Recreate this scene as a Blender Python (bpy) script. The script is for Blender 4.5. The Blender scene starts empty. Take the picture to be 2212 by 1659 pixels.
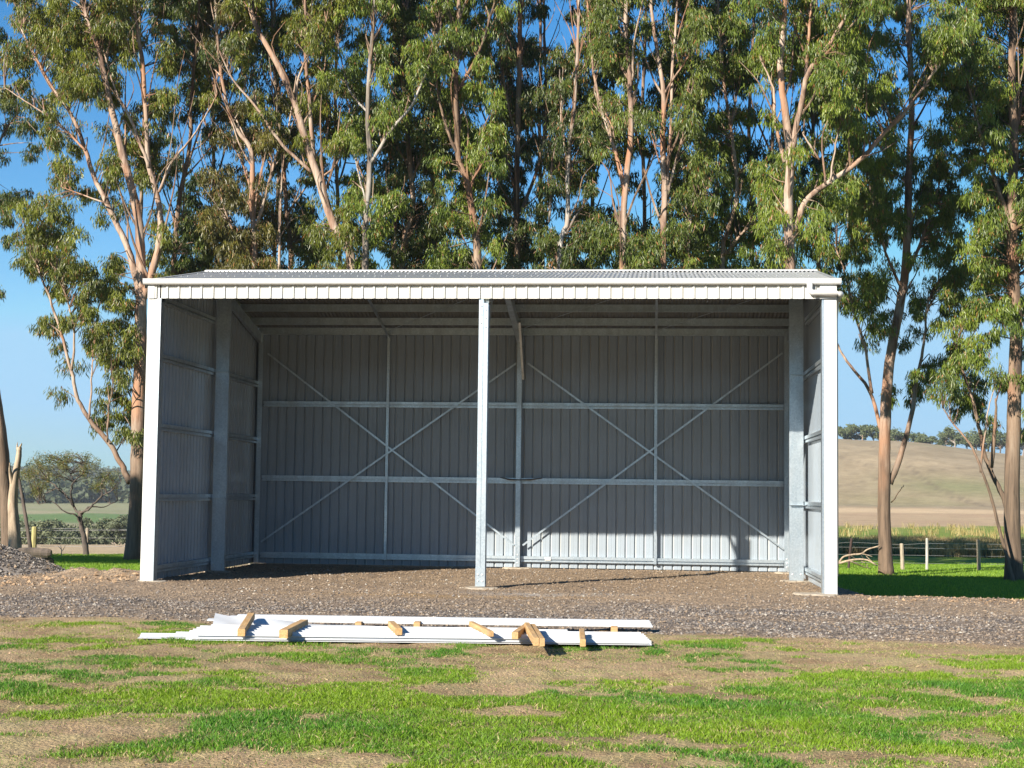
import bpy, math, random
import numpy as np
from mathutils import Vector, Matrix
random.seed(7); rng=np.random.default_rng(11)
sc=bpy.context.scene; COL=sc.collection
# ------------------------------------------------------------------ camera
CAM=np.array([8.1988,-24.6195,1.5254]); YAW,PIT,ROL=[math.radians(v) for v in (5.2255,4.0477,0.6985)]
FD=3758.4*0.8848
_F=np.array([-math.sin(YAW)*math.cos(PIT),math.cos(YAW)*math.cos(PIT),math.sin(PIT)])
_R=np.array([math.cos(YAW),math.sin(YAW),0]); _U=np.cross(_R,_F)
R2=math.cos(ROL)*_R+math.sin(ROL)*_U; U2=math.cos(ROL)*_U-math.sin(ROL)*_R
cd=bpy.data.cameras.new('camera'); cam=bpy.data.objects.new('camera',cd); COL.objects.link(cam)
cd.sensor_width=36; cd.lens=3758.4/2500*36; cd.clip_end=8000; cd.clip_start=.1
M=Matrix(((R2[0],U2[0],-_F[0],CAM[0]),(R2[1],U2[1],-_F[1],CAM[1]),(R2[2],U2[2],-_F[2],CAM[2]),(0,0,0,1)))
cam.matrix_world=M; sc.camera=cam
def ray(px,py):
    return _F+R2*((px-1106)/FD)-U2*((py-829.5)/FD)
def at(px,py,Y):                      # point of the world plane y=Y seen in that direction of the photograph
    d=ray(px,py); return CAM+d*((Y-CAM[1])/d[1])
def onz(px,py,z=0.):
    d=ray(px,py); return CAM+d*((z-CAM[2])/d[2])
def toD(P):
    v=np.asarray(P)-CAM; c=v@_F
    return 1106+(v@R2)/c*FD, 829.5-(v@U2)/c*FD, c
# ------------------------------------------------------------------ noise
def vnoise(x,y,seed=0):
    x=np.asarray(x,float); y=np.asarray(y,float)
    xi=np.floor(x).astype(np.int64); yi=np.floor(y).astype(np.int64); fx=x-xi; fy=y-yi
    fx=fx*fx*(3-2*fx); fy=fy*fy*(3-2*fy)
    def h(a,b):
        n=(a*374761393+b*668265263+seed*1442695041)&0x7fffffff
        n=((n^(n>>13))*1274126177)&0x7fffffff
        return ((n^(n>>16))&0xffff)/65535.
    return (h(xi,yi)*(1-fx)+h(xi+1,yi)*fx)*(1-fy)+(h(xi,yi+1)*(1-fx)+h(xi+1,yi+1)*fx)*fy
def fbm(x,y,seed=0,o=4):
    s=0;a=.5;t=0
    for i in range(o):
        s=s+a*vnoise(x*2**i+i*17.3,y*2**i-i*9.1,seed+i); t+=a; a*=.55
    return s/t
def ss(a,b,x): t=np.clip((x-a)/(b-a),0,1); return t*t*(3-2*t)
# ------------------------------------------------------------------ ground height
def hgt(x,y):
    x=np.asarray(x,float); y=np.asarray(y,float)
    dx=x-CAM[0]; dy=y-CAM[1]; d=np.hypot(dx,dy); az=np.degrees(np.arctan2(dx,dy))
    L=np.interp(d,[0,27,33,45,100,200,320,400,560,850,1050,1500,1750,4000],[0,0,-.22,-.38,-2.0,-5.9,-6.5,-5.6,-5.5,1.5,6.5,13.,11,0])
    top=19.3+1.0*np.sin(az*.5)-ss(8.5,15,az)*7
    Rr=np.interp(d,[0,24.5,27.5,45,70,119,180,250,300],[0,0,-.42,-.5,-.8,-1.05,-1.0,-.7,.2])
    Rr=np.where(d>300,.2+(top-.2)*np.sin(np.clip((d-300)/190,0,1)*math.pi/2)-ss(500,900,d)*8,Rr)
    w=ss(-9,4,az); z=L*(1-w)+Rr*w
    # gravel pad under the shed stays level
    pad=ss(-2.5,-.3,x)*(1-ss(11.15,12.4,x))*(1-ss(8.0,10,y))
    z=z*(1-pad)
    # rim of the pad right of the shed
    z=z+.10*np.exp(-((y-.2)/.7)**2)*ss(11.5,12.6,x)*(.4+fbm(x*1.3,y*1.3,5))
    # diggings left of the shed
    z=z+.22*np.exp(-((x+1.9)/1.3)**2-((y-2.2)/.6)**2)*(fbm(x*2.5,y*2.5,8)-.15)*1.6
    near=np.exp(-(d/60)**2)
    z=z+near*((fbm(x*.5,y*.5,21)-.5)*.07+(fbm(x*2.6,y*2.6,22)-.5)*.055+(fbm(x*9,y*9,23,2)-.5)*.022*(d<22))
    far=ss(60,400,d); z=z+far*(fbm(x/60,y/60,31)-.5)*2.2
    # ridge of spoil along the base of the left wall
    return z
# ------------------------------------------------------------------ helpers
def setp(o,label=None,cat=None,group=None,kind=None):
    for k,v in (('label',label),('category',cat),('group',group),('kind',kind)):
        if v: o[k]=v
    return o
def empty(name,loc=(0,0,0),rz=0,**k):
    o=bpy.data.objects.new(name,None); COL.objects.link(o); o.location=loc; o.rotation_euler[2]=rz
    o.empty_display_size=.2
    return setp(o,**k)
class MB:
    def __init__(s): s.v=[]; s.f=[]; s.n=0; s.col=[]
    def add(s,v,f,c=None):
        v=np.asarray(v,float).reshape(-1,3); s.v.append(v)
        for q in f: s.f.append(tuple(int(i)+s.n for i in q))
        s.n+=len(v)
        if c is not None: s.col.append(np.tile(np.asarray(c,float),(len(v),1)))
    def box(s,a,b,c=None):
        x0,y0,z0=a; x1,y1,z1=b
        s.add([(x0,y0,z0),(x1,y0,z0),(x1,y1,z0),(x0,y1,z0),(x0,y0,z1),(x1,y0,z1),(x1,y1,z1),(x0,y1,z1)],
              [(0,3,2,1),(4,5,6,7),(0,1,5,4),(1,2,6,5),(2,3,7,6),(3,0,4,7)],c)
    def beam(s,p,q,w,h,up=(0,0,1),ch=0,c=None):
        p=np.array(p,float);q=np.array(q,float);d=q-p;L=np.linalg.norm(d);d/=L
        u=np.array(up,float); sd=np.cross(d,u); sd/=np.linalg.norm(sd); u=np.cross(sd,d)
        if ch: pr=[(-w/2+ch,-h/2),(w/2-ch,-h/2),(w/2,-h/2+ch),(w/2,h/2-ch),(w/2-ch,h/2),(-w/2+ch,h/2),(-w/2,h/2-ch),(-w/2,-h/2+ch)]
        else: pr=[(-w/2,-h/2),(w/2,-h/2),(w/2,h/2),(-w/2,h/2)]
        n=len(pr); V=[e+sd*a+u*b for e in (p,q) for a,b in pr]
        F=[(i,(i+1)%n,n+(i+1)%n,n+i) for i in range(n)]+[tuple(range(n))[::-1],tuple(range(n,2*n))]
        s.add(V,F,c)
    def tube(s,pts,rad,n=8,cap=True,jit=0,c=None,flute=0):
        pts=np.array(pts,float); m=len(pts); rad=np.broadcast_to(np.asarray(rad,float),(m,))
        T=np.gradient(pts,axis=0); T/=np.linalg.norm(T,axis=1)[:,None]+1e-9
        ref=np.array([1.,.1,.05]) if abs(T[0][2])>.5 else np.array([0,0,1.])
        V=[]; ang=np.arange(n)*2*math.pi/n
        ph=random.random()*6
        for i in range(m):
            a=np.cross(T[i],ref); a/=np.linalg.norm(a)+1e-9; b=np.cross(T[i],a)
            r=rad[i]*(1+(jit*(rng.random(n)-.5) if jit else 0)+flute*np.sin(ang*3+ph)+flute*.6*np.sin(ang*5+ph*2))
            V.append(pts[i]+np.outer(np.cos(ang)*r,a)+np.outer(np.sin(ang)*r,b))
        V=np.concatenate(V); F=[]
        for i in range(m-1):
            for j in range(n):
                k=(j+1)%n; F.append((i*n+j,(i+1)*n+j,(i+1)*n+k,i*n+k))
        if cap: F.append(tuple(range(n))); F.append(tuple((m-1)*n+j for j in range(n))[::-1])
        s.add(V,F,c)
    def extrude(s,prof,p,q,up=(0,0,1),side=None,cap=True):      # prof: (side,up) open or closed outline
        p=np.array(p,float);q=np.array(q,float);d=(q-p)/np.linalg.norm(q-p)
        u=np.array(up,float); sd=np.cross(d,u); sd/=np.linalg.norm(sd); u=np.cross(sd,d)
        n=len(prof); V=[e+sd*a+u*b for e in (p,q) for a,b in prof]
        F=[(i,(i+1)%n,n+(i+1)%n,n+i) for i in range(n)]
        if cap: F+=[tuple(range(n))[::-1],tuple(range(n,2*n))]
        s.add(V,F)
    def bolt(s,p,nrm,r=.014,h=.012):
        nrm=np.array(nrm,float); s.tube([np.array(p),np.array(p)+nrm*h],[r,r*.8],6)
    def build(s,name,mat,parent=None,smooth=False,off=None,**k):
        V=np.concatenate(s.v) if s.v else np.zeros((0,3))
        me=bpy.data.meshes.new(name)
        if off is not None: V=V-np.array(off)
        me.from_pydata(V.tolist(),[],s.f); me.materials.append(mat)
        if s.col:
            at_=me.attributes.new('tint','FLOAT_COLOR','POINT'); c=np.concatenate(s.col); c=np.concatenate([c[:,:3],np.ones((len(c),1))],1)
            at_.data.foreach_set('color',c.astype(np.float32).ravel())
        if smooth: me.polygons.foreach_set('use_smooth',[True]*len(me.polygons))
        me.update(); o=bpy.data.objects.new(name,me); COL.objects.link(o)
        if off is not None and parent is None: o.location=off
        if parent is not None: o.parent=parent
        return setp(o,**k)
def npmesh(name,V,F,mat,parent=None,col=None,smooth=False,**k):   # V (n,3), F (m,k)
    V=np.asarray(V,np.float32); F=np.asarray(F,np.int32); kk=F.shape[1]
    me=bpy.data.meshes.new(name); me.vertices.add(len(V)); me.vertices.foreach_set('co',V.ravel())
    me.loops.add(F.size); me.loops.foreach_set('vertex_index',F.ravel()); me.polygons.add(len(F))
    me.polygons.foreach_set('loop_start',np.arange(0,F.size,kk,dtype=np.int32)); me.materials.append(mat)
    if col is not None:
        a=me.attributes.new('tint','FLOAT_COLOR','POINT'); c=np.concatenate([col,np.ones((len(col),1))],1).astype(np.float32)
        a.data.foreach_set('color',c.ravel())
    me.update(calc_edges=True)
    me.polygons.foreach_set('use_smooth',np.full(len(F),smooth))
    o=bpy.data.objects.new(name,me); COL.objects.link(o)
    if parent is not None: o.parent=parent
    return setp(o,**k)
# ------------------------------------------------------------------ materials
def mat(name,build):
    m=bpy.data.materials.new(name); m.use_nodes=True; nt=m.node_tree; nt.nodes.clear()
    out=nt.nodes.new('ShaderNodeOutputMaterial'); b=nt.nodes.new('ShaderNodeBsdfPrincipled')
    nt.links.new(b.outputs[0],out.inputs[0]); build(nt,b,out); return m
def N(nt,t,**k):
    n=nt.nodes.new('ShaderNode'+t)
    for a,v in k.items():
        if a in n.inputs: n.inputs[a].default_value=v
        else: setattr(n,a,v)
    return n
def coords(nt,scale=(1,1,1),obj=True):
    t=N(nt,'TexCoord') if obj else N(nt,'NewGeometry'); m=N(nt,'Mapping'); m.inputs['Scale'].default_value=scale
    nt.links.new(t.outputs['Object' if obj else 'Position'],m.inputs[0]); return m.outputs[0]
def noise(nt,vec,scale,detail=4,rough=.6):
    n=N(nt,'TexNoise'); n.inputs['Scale'].default_value=scale; n.inputs['Detail'].default_value=detail; n.inputs['Roughness'].default_value=rough
    nt.links.new(vec,n.inputs['Vector']); return n.outputs['Fac']
def ramp(nt,fac,stops):
    r=N(nt,'ValToRGB'); e=r.color_ramp.elements
    while len(e)<len(stops): e.new(.5)
    for i,(p,c) in enumerate(stops): e[i].position=p; e[i].color=(*c,1) if len(c)==3 else c
    nt.links.new(fac,r.inputs[0]); return r.outputs[0]
def mixc(nt,fac,a,b,mode='MIX'):
    m=N(nt,'Mix',data_type='RGBA',blend_type=mode)
    for i,v in ((0,fac),(6,a),(7,b)):
        if hasattr(v,'is_linked') or hasattr(v,'links'): nt.links.new(v,m.inputs[i])
        else: m.inputs[i].default_value=v if i==0 else (*v,1)
    return m.outputs[2]
def bump(nt,b,h,st=.3,dist=.02):
    n=N(nt,'Bump'); n.inputs['Strength'].default_value=st; n.inputs['Distance'].default_value=dist
    nt.links.new(h,n.inputs['Height']); nt.links.new(n.outputs[0],b.inputs['Normal'])
def tint(nt):
    a=N(nt,'Attribute',attribute_name='tint'); return a.outputs['Color']
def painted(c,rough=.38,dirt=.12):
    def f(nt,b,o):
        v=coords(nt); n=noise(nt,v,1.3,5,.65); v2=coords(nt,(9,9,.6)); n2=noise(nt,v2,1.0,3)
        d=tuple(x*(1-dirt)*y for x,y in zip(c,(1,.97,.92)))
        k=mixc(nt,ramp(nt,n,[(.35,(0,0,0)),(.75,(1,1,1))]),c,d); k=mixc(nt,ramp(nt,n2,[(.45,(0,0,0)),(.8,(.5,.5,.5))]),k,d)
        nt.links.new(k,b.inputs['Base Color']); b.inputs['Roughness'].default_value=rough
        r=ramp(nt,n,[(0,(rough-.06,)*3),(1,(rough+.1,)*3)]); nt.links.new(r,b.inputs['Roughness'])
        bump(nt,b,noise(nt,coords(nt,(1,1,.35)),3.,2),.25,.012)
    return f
m_white=mat('painted_steel_sheet',painted((.54,.54,.51)))
m_trim=mat('painted_steel_trim',painted((.56,.57,.565),.32,.06))
m_flash=mat('painted_steel_flashing',painted((.52,.545,.58),.3,.12))
m_inner=mat('shade_tinted_backing_coat',painted((.285,.335,.39),.2,.1))  # inner sheet coat, its colour blued and darkened to carry the interior shade
m_inroof=mat('shade_darkened_roof_backing',painted((.12,.12,.115),.45,.1))  # roof underside coat, light grey darkened in colour to stand for shade
m_roof=mat('roof_sheet_steel',painted((.36,.38,.40),.26,.1))
def galv(nt,b,o):
    v=coords(nt); vo=N(nt,'TexVoronoi'); vo.inputs['Scale'].default_value=38; nt.links.new(v,vo.inputs['Vector'])
    n=noise(nt,coords(nt,(3,3,.7)),2.,4)
    c=ramp(nt,vo.outputs['Color'],[(0,(.46,.54,.60)),(.5,(.55,.63,.69)),(1,(.65,.72,.77))])
    c=mixc(nt,ramp(nt,n,[(.4,(0,0,0)),(.75,(.6,.6,.6))]),c,(.36,.39,.41)); nt.links.new(c,b.inputs['Base Color'])
    b.inputs['Metallic'].default_value=.86; r=ramp(nt,n,[(.2,(.3,)*3),(.8,(.46,)*3)]); nt.links.new(r,b.inputs['Roughness'])
m_galv=mat('galvanised_steel',galv)
def concrete(nt,b,o):
    n=noise(nt,coords(nt),7,6,.7); nt.links.new(ramp(nt,n,[(.3,(.24,.19,.14)),(.7,(.44,.39,.31))]),b.inputs['Base Color']); b.inputs['Roughness'].default_value=.9
    bump(nt,b,noise(nt,coords(nt),30,4),.6,.01)
m_conc=mat('footing_concrete',concrete)
def timber(nt,b,o):
    n=noise(nt,coords(nt,(2,28,28)),1.5,5,.7); n2=noise(nt,coords(nt),5,3)
    c=ramp(nt,n,[(.3,(.30,.165,.06)),(.55,(.50,.31,.13)),(.75,(.60,.41,.20))]); c=mixc(nt,ramp(nt,n2,[(.45,(0,0,0)),(.7,(.6,.6,.6))]),c,(.30,.22,.14))
    nt.links.new(c,b.inputs['Base Color']); b.inputs['Roughness'].default_value=.8; bump(nt,b,n,.4,.006)
m_timber=mat('rough_sawn_timber',timber)
def barkf(cols,streak,lowc,lowz=(1.5,4.0)):
    g_=lambda c:tuple(x*.72*.9+.72*.1*sum(c)/3 for x in c); cols=[g_(c) for c in cols]; streak=g_(streak); lowc=g_(lowc)
    def f(nt,b,o):
        v=coords(nt,(1,1,.16),False); n=noise(nt,v,3.2,5,.7); n2=noise(nt,coords(nt,(1,1,.4),False),1.1,3); n3=noise(nt,coords(nt,(1,1,.07),False),14,4,.7)
        c=ramp(nt,n,[(.33,cols[0]),(.43,cols[1]),(.53,cols[2]),(.68,cols[3])])
        c=mixc(nt,ramp(nt,n2,[(.5,(0,0,0)),(.62,(.7,.7,.7))]),c,streak)
        lc=ramp(nt,n3,[(.35,tuple(x*.45 for x in lowc)),(.6,lowc)])
        g=N(nt,'NewGeometry'); s=N(nt,'SeparateXYZ'); nt.links.new(g.outputs['Position'],s.inputs[0])
        ad=N(nt,'Math',operation='MULTIPLY_ADD'); nt.links.new(n2,ad.inputs[0]); ad.inputs[1].default_value=4.; nt.links.new(s.outputs['Z'],ad.inputs[2])
        mr=N(nt,'MapRange'); nt.links.new(ad.outputs[0],mr.inputs[0]); mr.inputs[1].default_value=lowz[0]+2; mr.inputs[2].default_value=lowz[1]+2; mr.inputs[3].default_value=1; mr.inputs[4].default_value=0
        c=mixc(nt,mr.outputs[0],c,lc); nt.links.new(c,b.inputs['Base Color']); b.inputs['Roughness'].default_value=.85
        bump(nt,b,n3,.7,.03)
    return f
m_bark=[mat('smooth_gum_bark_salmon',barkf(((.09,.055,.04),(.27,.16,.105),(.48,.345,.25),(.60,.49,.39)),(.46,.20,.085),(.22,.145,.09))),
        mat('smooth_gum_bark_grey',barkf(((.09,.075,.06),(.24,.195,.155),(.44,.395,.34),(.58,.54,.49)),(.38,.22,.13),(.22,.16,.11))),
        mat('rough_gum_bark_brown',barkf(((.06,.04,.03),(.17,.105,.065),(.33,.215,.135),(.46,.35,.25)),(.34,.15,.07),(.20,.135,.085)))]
def deadwood(nt,b,o):
    n=noise(nt,coords(nt,(1,1,.2)),9,5,.7); nt.links.new(ramp(nt,n,[(.3,(.15,.11,.075)),(.7,(.46,.36,.25))]),b.inputs['Base Color']); b.inputs['Roughness'].default_value=.85; bump(nt,b,n,.5,.02)
m_dead=mat('bleached_dead_wood',deadwood)
def darkwood(nt,b,o):
    n=noise(nt,coords(nt,(1,1,.3)),9,5,.7); nt.links.new(ramp(nt,n,[(.3,(.035,.03,.027)),(.7,(.13,.10,.08))]),b.inputs['Base Color']); b.inputs['Roughness'].default_value=.9; bump(nt,b,n,.6,.02)
m_darkw=mat('dark_weathered_wood',darkwood)
def leaff(tr=.35,rough=.42):
    def f(nt,b,o):
        t=tint(nt); nt.links.new(t,b.inputs['Base Color']); b.inputs['Roughness'].default_value=rough; b.inputs['Specular IOR Level'].default_value=.5
        tn=N(nt,'BsdfTranslucent'); k=mixc(nt,1.,t,(1.5,1.6,.7),'MULTIPLY'); nt.links.new(k,tn.inputs[0])
        mx=N(nt,'MixShader'); mx.inputs[0].default_value=tr; nt.links.new(b.outputs[0],mx.inputs[1]); nt.links.new(tn.outputs[0],mx.inputs[2]); nt.links.new(mx.outputs[0],o.inputs[0])
    return f
m_leaf=mat('gum_leaf',leaff(.25)); m_grass=mat('grass_blade',leaff(.3,.55)); m_farleaf=mat('far_foliage',leaff(.15,.7))
def stonef(nt,b,o):
    nt.links.new(tint(nt),b.inputs['Base Color']); b.inputs['Roughness'].default_value=.85
m_stone=mat('crushed_stone',stonef)
def groundf(nt,b,o):
    t=tint(nt); v=coords(nt,obj=False); a=N(nt,'Attribute',attribute_name='zone'); s=N(nt,'SeparateColor'); nt.links.new(a.outputs['Color'],s.inputs[0])
    n1=noise(nt,v,6,6,.72); n2=noise(nt,v,45,5,.7)
    vo=N(nt,'TexVoronoi'); vo.inputs['Scale'].default_value=36; nt.links.new(v,vo.inputs['Vector'])
    k=ramp(nt,n1,[(.25,(.72,.7,.68)),(.5,(1,1,1)),(.8,(1.22,1.2,1.15))]); c=mixc(nt,1.,t,k,'MULTIPLY')
    k2=ramp(nt,n2,[(.3,(.7,.7,.7)),(.7,(1.25,1.25,1.25))]); c=mixc(nt,1.,c,k2,'MULTIPLY')
    # stone cells where gravel lies
    n5=noise(nt,v,.33,6,.75); c=mixc(nt,1.,c,ramp(nt,n5,[(.3,(.80,.78,.76)),(.7,(1.18,1.18,1.18))]),'MULTIPLY')
    sc_=ramp(nt,vo.outputs['Color'],[(.0,(.45,.46,.5)),(.5,(.95,.95,1.)),(.9,(1.5,1.42,1.3))]); cg=mixc(nt,1.,c,sc_,'MULTIPLY')
    c=mixc(nt,s.outputs[0],c,cg); nt.links.new(c,b.inputs['Base Color']); b.inputs['Roughness'].default_value=.95; b.inputs['Specular IOR Level'].default_value=.2
    ad=N(nt,'Math',operation='MULTIPLY_ADD'); nt.links.new(vo.outputs['Distance'],ad.inputs[0]); ad.inputs[1].default_value=-.6; nt.links.new(n2,ad.inputs[2])
    bump(nt,b,ad.outputs[0],.8,.03)
m_ground=mat('earth_and_pasture',groundf)
# ------------------------------------------------------------------ ground sheet with zones
def grass_mask(x,y):
    d=np.hypot(x-CAM[0],y-CAM[1]); P=np.stack([x,y,np.zeros_like(x)],-1); X,Y,_=toD(P)
    g=fbm(x*.9,y*1.5,40,4)*.5+fbm(x*2.7,y*3.2,44,3)*.5
    bias=np.interp(Y,[1340,1380,1420,1450,1480,1520,1560,1600,1660,1900],[-.16,-.08,-.05,-.06,-.03,.0,.0,.0,.0,.0])
    bias=bias+.055*ss(500,1100,X)*ss(1500,1540,Y)+.02
    for cx,cy,rx,ry,a in ((600,1422,280,14,.16),(150,1392,220,22,.14),(380,1515,380,24,.2),(920,1462,90,22,.22),(1550,1555,700,45,.10),(950,1590,330,35,.14),(2050,1475,330,22,.16),(1750,1470,330,16,.12),(1520,1400,90,18,.08),
        (160,1568,220,17,-.26),(620,1645,130,12,-.16),(1150,1532,170,10,-.16),(1480,1547,90,13,-.25),(1920,1532,90,10,-.22),(2090,1605,130,12,-.2),(1250,1630,180,14,-.16),(1300,1430,420,26,-.14),(230,1625,300,26,.13),(1900,1400,320,22,-.12),(2050,1500,60,10,-.14),(1500,1590,200,12,-.12)):
        bias=bias+a*np.exp(-((X-cx)/rx)**2-((Y-cy)/ry)**2)
    return ss(.44,.60,g+bias+(fbm(x*9,y*9,49,2)-.5)*.10)
def zones(x,y):
    d=np.hypot(x-CAM[0],y-CAM[1]); az=np.degrees(np.arctan2(x-CAM[0],y-CAM[1])); n=fbm(x*.7,y*.7,50); nb=fbm(x/25,y/25,52); nf=fbm(x*3,y*3,53)
    def C(*c): return np.array(c)
    soil=np.outer(1-n,C(.32,.22,.125))+np.outer(n,C(.435,.315,.185)); dk=ss(.50,.64,fbm(x*2.2,y*3,48))[:,None]*.6; soil=soil*(1-dk)+soil*dk*np.array([.55,.5,.45])
    green=np.outer(1-nf,C(.075,.125,.02))+np.outer(nf,C(.13,.18,.035))
    col=soil.copy()
    gm=grass_mask(x,y)*(y<-7.3-.25*0)
    edge=-7.6+1.1*(n-.5)+.9*ss(9,14,x)*-1+.5*ss(5,0,x)
    gm=gm*(y<edge-.1)
    col=col*(1-gm[:,None]*.75)+green*gm[:,None]*.75
    thin=fbm(x*5,y*5,47,2); tk=((y<edge)*(ss(.3,.75,thin)*.6))[:,None]; col=col*(1-tk)+tk*C(.36,.31,.15)
    # gravel / pad
    inpad=ss(edge-.15,edge+.25,y)*(1-ss(8.3,9.3,y))
    leftdirt=1-ss(2.6,3.4,y+1.0*(nf-.5))
    offpad=np.where((x<-.1)|(x>11.15),leftdirt,1.)
    offpad=np.where(x>11.15,1-ss(-.4,.4,y+.8*(nf-.5)-np.clip(7.8-(x-11)*1.7,1.2,9)),offpad)
    padm=inpad*offpad
    gz=np.clip(ss(edge+.0,edge+.5,y)*(1-ss(-4.6,-1.8,y+3.2*(n-.5)+.8*(nf-.5))),0,1)*(.5+.5*ss(.35,.6,fbm(x*.5,y*1.2,59)))
    grav=np.outer(1-nf,C(.11,.095,.085))+np.outer(nf,C(.21,.178,.145)); tan=np.outer(1-n,C(.235,.175,.12))+np.outer(n,C(.335,.26,.18))
    pc=tan*(1-gz[:,None])+grav*gz[:,None]; pale=np.exp(-((x-6.6)/1.1)**2-((y+1.2)/.35)**2)*nf*1.2; pc=pc*(1-pale[:,None])+pale[:,None]*C(.42,.4,.37)
    och=np.exp(-((x-5.2)/2.2)**2-((y+1.9)/.35)**2)*.7; pc=pc*(1-och[:,None])+och[:,None]*C(.38,.26,.13)
    col=col*(1-padm[:,None])+pc*padm[:,None]
    # paddock behind
    bg=((y>1)&(d<3000)).astype(float)*(1-padm)
    paddock=np.outer(1-nf,C(.10,.17,.012))+np.outer(nf,C(.19,.27,.025))
    col=col*(1-bg[:,None])+paddock*bg[:,None]
    # left, beyond the fence
    w=ss(-9,4,az); l=1-w
    def lay(m,c):
        nonlocal col
        m=np.clip(m,0,1)[:,None]; col=col*(1-m)+m*np.asarray(c)
    nn=fbm(x/6,y/6,57); gv=(fbm(x/3.,y/3.,58)-.5)
    straw=np.outer(1-nn,C(.42,.31,.19))+np.outer(nn,C(.52,.41,.26))
    lay(l*ss(45.5,47.5,d+4*gv),straw)
    lay(l*ss(230,300,d),C(.30,.27,.16)); b1=fbm(x/120,y/120,60)
    lay(l*ss(330,360,d)*(1-ss(430,450,d+40*(b1-.5)))*ss(.38,.42,fbm(x/160,y/90,62)),C(.12,.19,.06)); lay(l*ss(440,480,d),np.outer(1-b1,C(.30,.26,.16))+np.outer(b1,C(.20,.24,.10)))
    lay(l*ss(600,625,d+80*(b1-.5))*(1-ss(800,830,d+60*(nb-.5))),C(.035,.05,.028)); lay(l*ss(815,835,d+60*(nb-.5)),C(.15,.21,.08)); lay(l*ss(1200,1240,d+160*(b1-.5)),C(.035,.05,.03))
    # right, beyond the fence
    lay(w*ss(62,68,d+10*gv),np.outer(1-nn,C(.22,.20,.07))+np.outer(nn,C(.38,.31,.16)))
    lay(w*ss(88,94,d+8*gv),np.outer(1-nn,C(.15,.23,.03))+np.outer(nn,C(.27,.29,.07)))
    lay(w*ss(128,140,d+24*gv-14*ss(6,13,az)),np.outer(1-nn,C(.40,.27,.17))+np.outer(nn,C(.46,.35,.21)))
    lay(w*ss(225,238,d)*(1-ss(262,275,d)),C(.55,.41,.25))
    hn=fbm(x/9,y/9,66); hb=fbm(x/45,y/45,67); hc=fbm(x/2.5,y/2.5,69)
    hill=np.outer(1-hn,C(.26,.205,.125))+np.outer(hn,C(.40,.315,.20)); hill=hill*(.82+.36*hc[:,None])
    lay(w*ss(268,285,d),hill)
    gp=np.exp(-((az-11.2)/2.6)**2-((d-330)/16)**2)*.8+ss(.66,.8,hb)*.3; lay(w*ss(268,285,d)*gp,C(.20,.21,.09))
    for f0,f1 in ((lambda a:318+(a-6)*9,0),(lambda a:380-(a-6)*13+4*np.sin(a*2),0),(lambda a:300+((12.2-a)**2)*6.,0),(lambda a:303+((12.2-a)**2)*6.6,0)):
        lay(w*ss(268,285,d)*np.exp(-((d-f0(az))/1.3)**2)*.55,C(.17,.13,.085))
    return col,np.stack([np.clip(padm*1.0,0,1),gm,bg],-1)
ang=np.concatenate([np.arange(-180,-34,4.),np.arange(-34,24,.13),np.arange(24,180,4.)]); nr=330
rr=np.concatenate([[.01],np.geomspace(1.2,4000,nr-1)])
# finer rings where the picture looks closely
rr=np.unique(np.concatenate([rr,np.arange(8,34,.12),np.geomspace(250,520,60)]))
A,Rr_=np.meshgrid(np.radians(ang),rr); gx=CAM[0]+Rr_*np.sin(A); gy=CAM[1]+Rr_*np.cos(A); na=len(ang); nrr=len(rr)
gz_=hgt(gx.ravel(),gy.ravel()); gv=np.stack([gx.ravel(),gy.ravel(),gz_],-1)
idx=np.arange(nrr*na).reshape(nrr,na); a0=idx[:-1]; a1=idx[1:]
F=np.stack([a0,np.roll(a0,-1,1),np.roll(a1,-1,1),a1],-1).reshape(-1,4)[:, ::-1]
gcol,gzone=zones(gx.ravel(),gy.ravel())
ground=npmesh('ground',gv,F[:, ::-1],m_ground,col=gcol,smooth=True,kind='structure')
za=ground.data.attributes.new('zone','FLOAT_COLOR','POINT'); za.data.foreach_set('color',np.concatenate([gzone,np.ones((len(gzone),1))],1).astype(np.float32).ravel())
# ------------------------------------------------------------------ blades and stones
def blades(x,y,h,w,col,lean=.35,z=None,taper=True):
    n=len(x); z=hgt(x,y)-.01 if z is None else z; a=rng.random(n)*2*math.pi; la=rng.random(n)*2*math.pi; ln=lean*h*rng.random(n)
    wx=np.cos(a)*w/2; wy=np.sin(a)*w/2
    b=np.stack([x,y,z],-1); mid=b+np.stack([np.cos(la)*ln*.35,np.sin(la)*ln*.35,h*.6],-1); tip=b+np.stack([np.cos(la)*ln,np.sin(la)*ln,h],-1)
    o=np.stack([wx,wy,0*wx],-1)
    V=np.stack([b-o,b+o,mid+o*.7,tip,mid-o*.7],1).reshape(-1,3); F=np.arange(n*5).reshape(n,5)
    return V,F,np.repeat(col,5,0)
def wedge(n,d0,d1,a0=-26,a1=16):
    d=np.sqrt(rng.random(n)*(d1**2-d0**2)+d0**2); a=np.radians(a0+(a1-a0)*rng.random(n)); return CAM[0]+d*np.sin(a),CAM[1]+d*np.cos(a)
x,y=wedge(1150000,7.6,18.4,-31,21); m=grass_mask(x,y); nb_=fbm(x*1.6,y*1.6,71); edge=-7.9+1.1*(fbm(x*.7,y*.7,50)-.5)-.9*ss(9,14,x)+.5*ss(5,0,x)
thick=rng.random(len(x))<(m*(.5+.6*nb_)+.03+.22*ss(.45,.75,fbm(x*1.3,y*2.2,72))); k=thick&(y<edge); x,y,nb_,m=x[k],y[k],nb_[k],m[k]; n=len(x)
hh=(.012+.030*rng.random(n)**1.5)*(.45+.9*nb_)*(.5+.6*m)+.005; t=rng.random(n)[:,None]; q=nb_[:,None]
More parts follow.
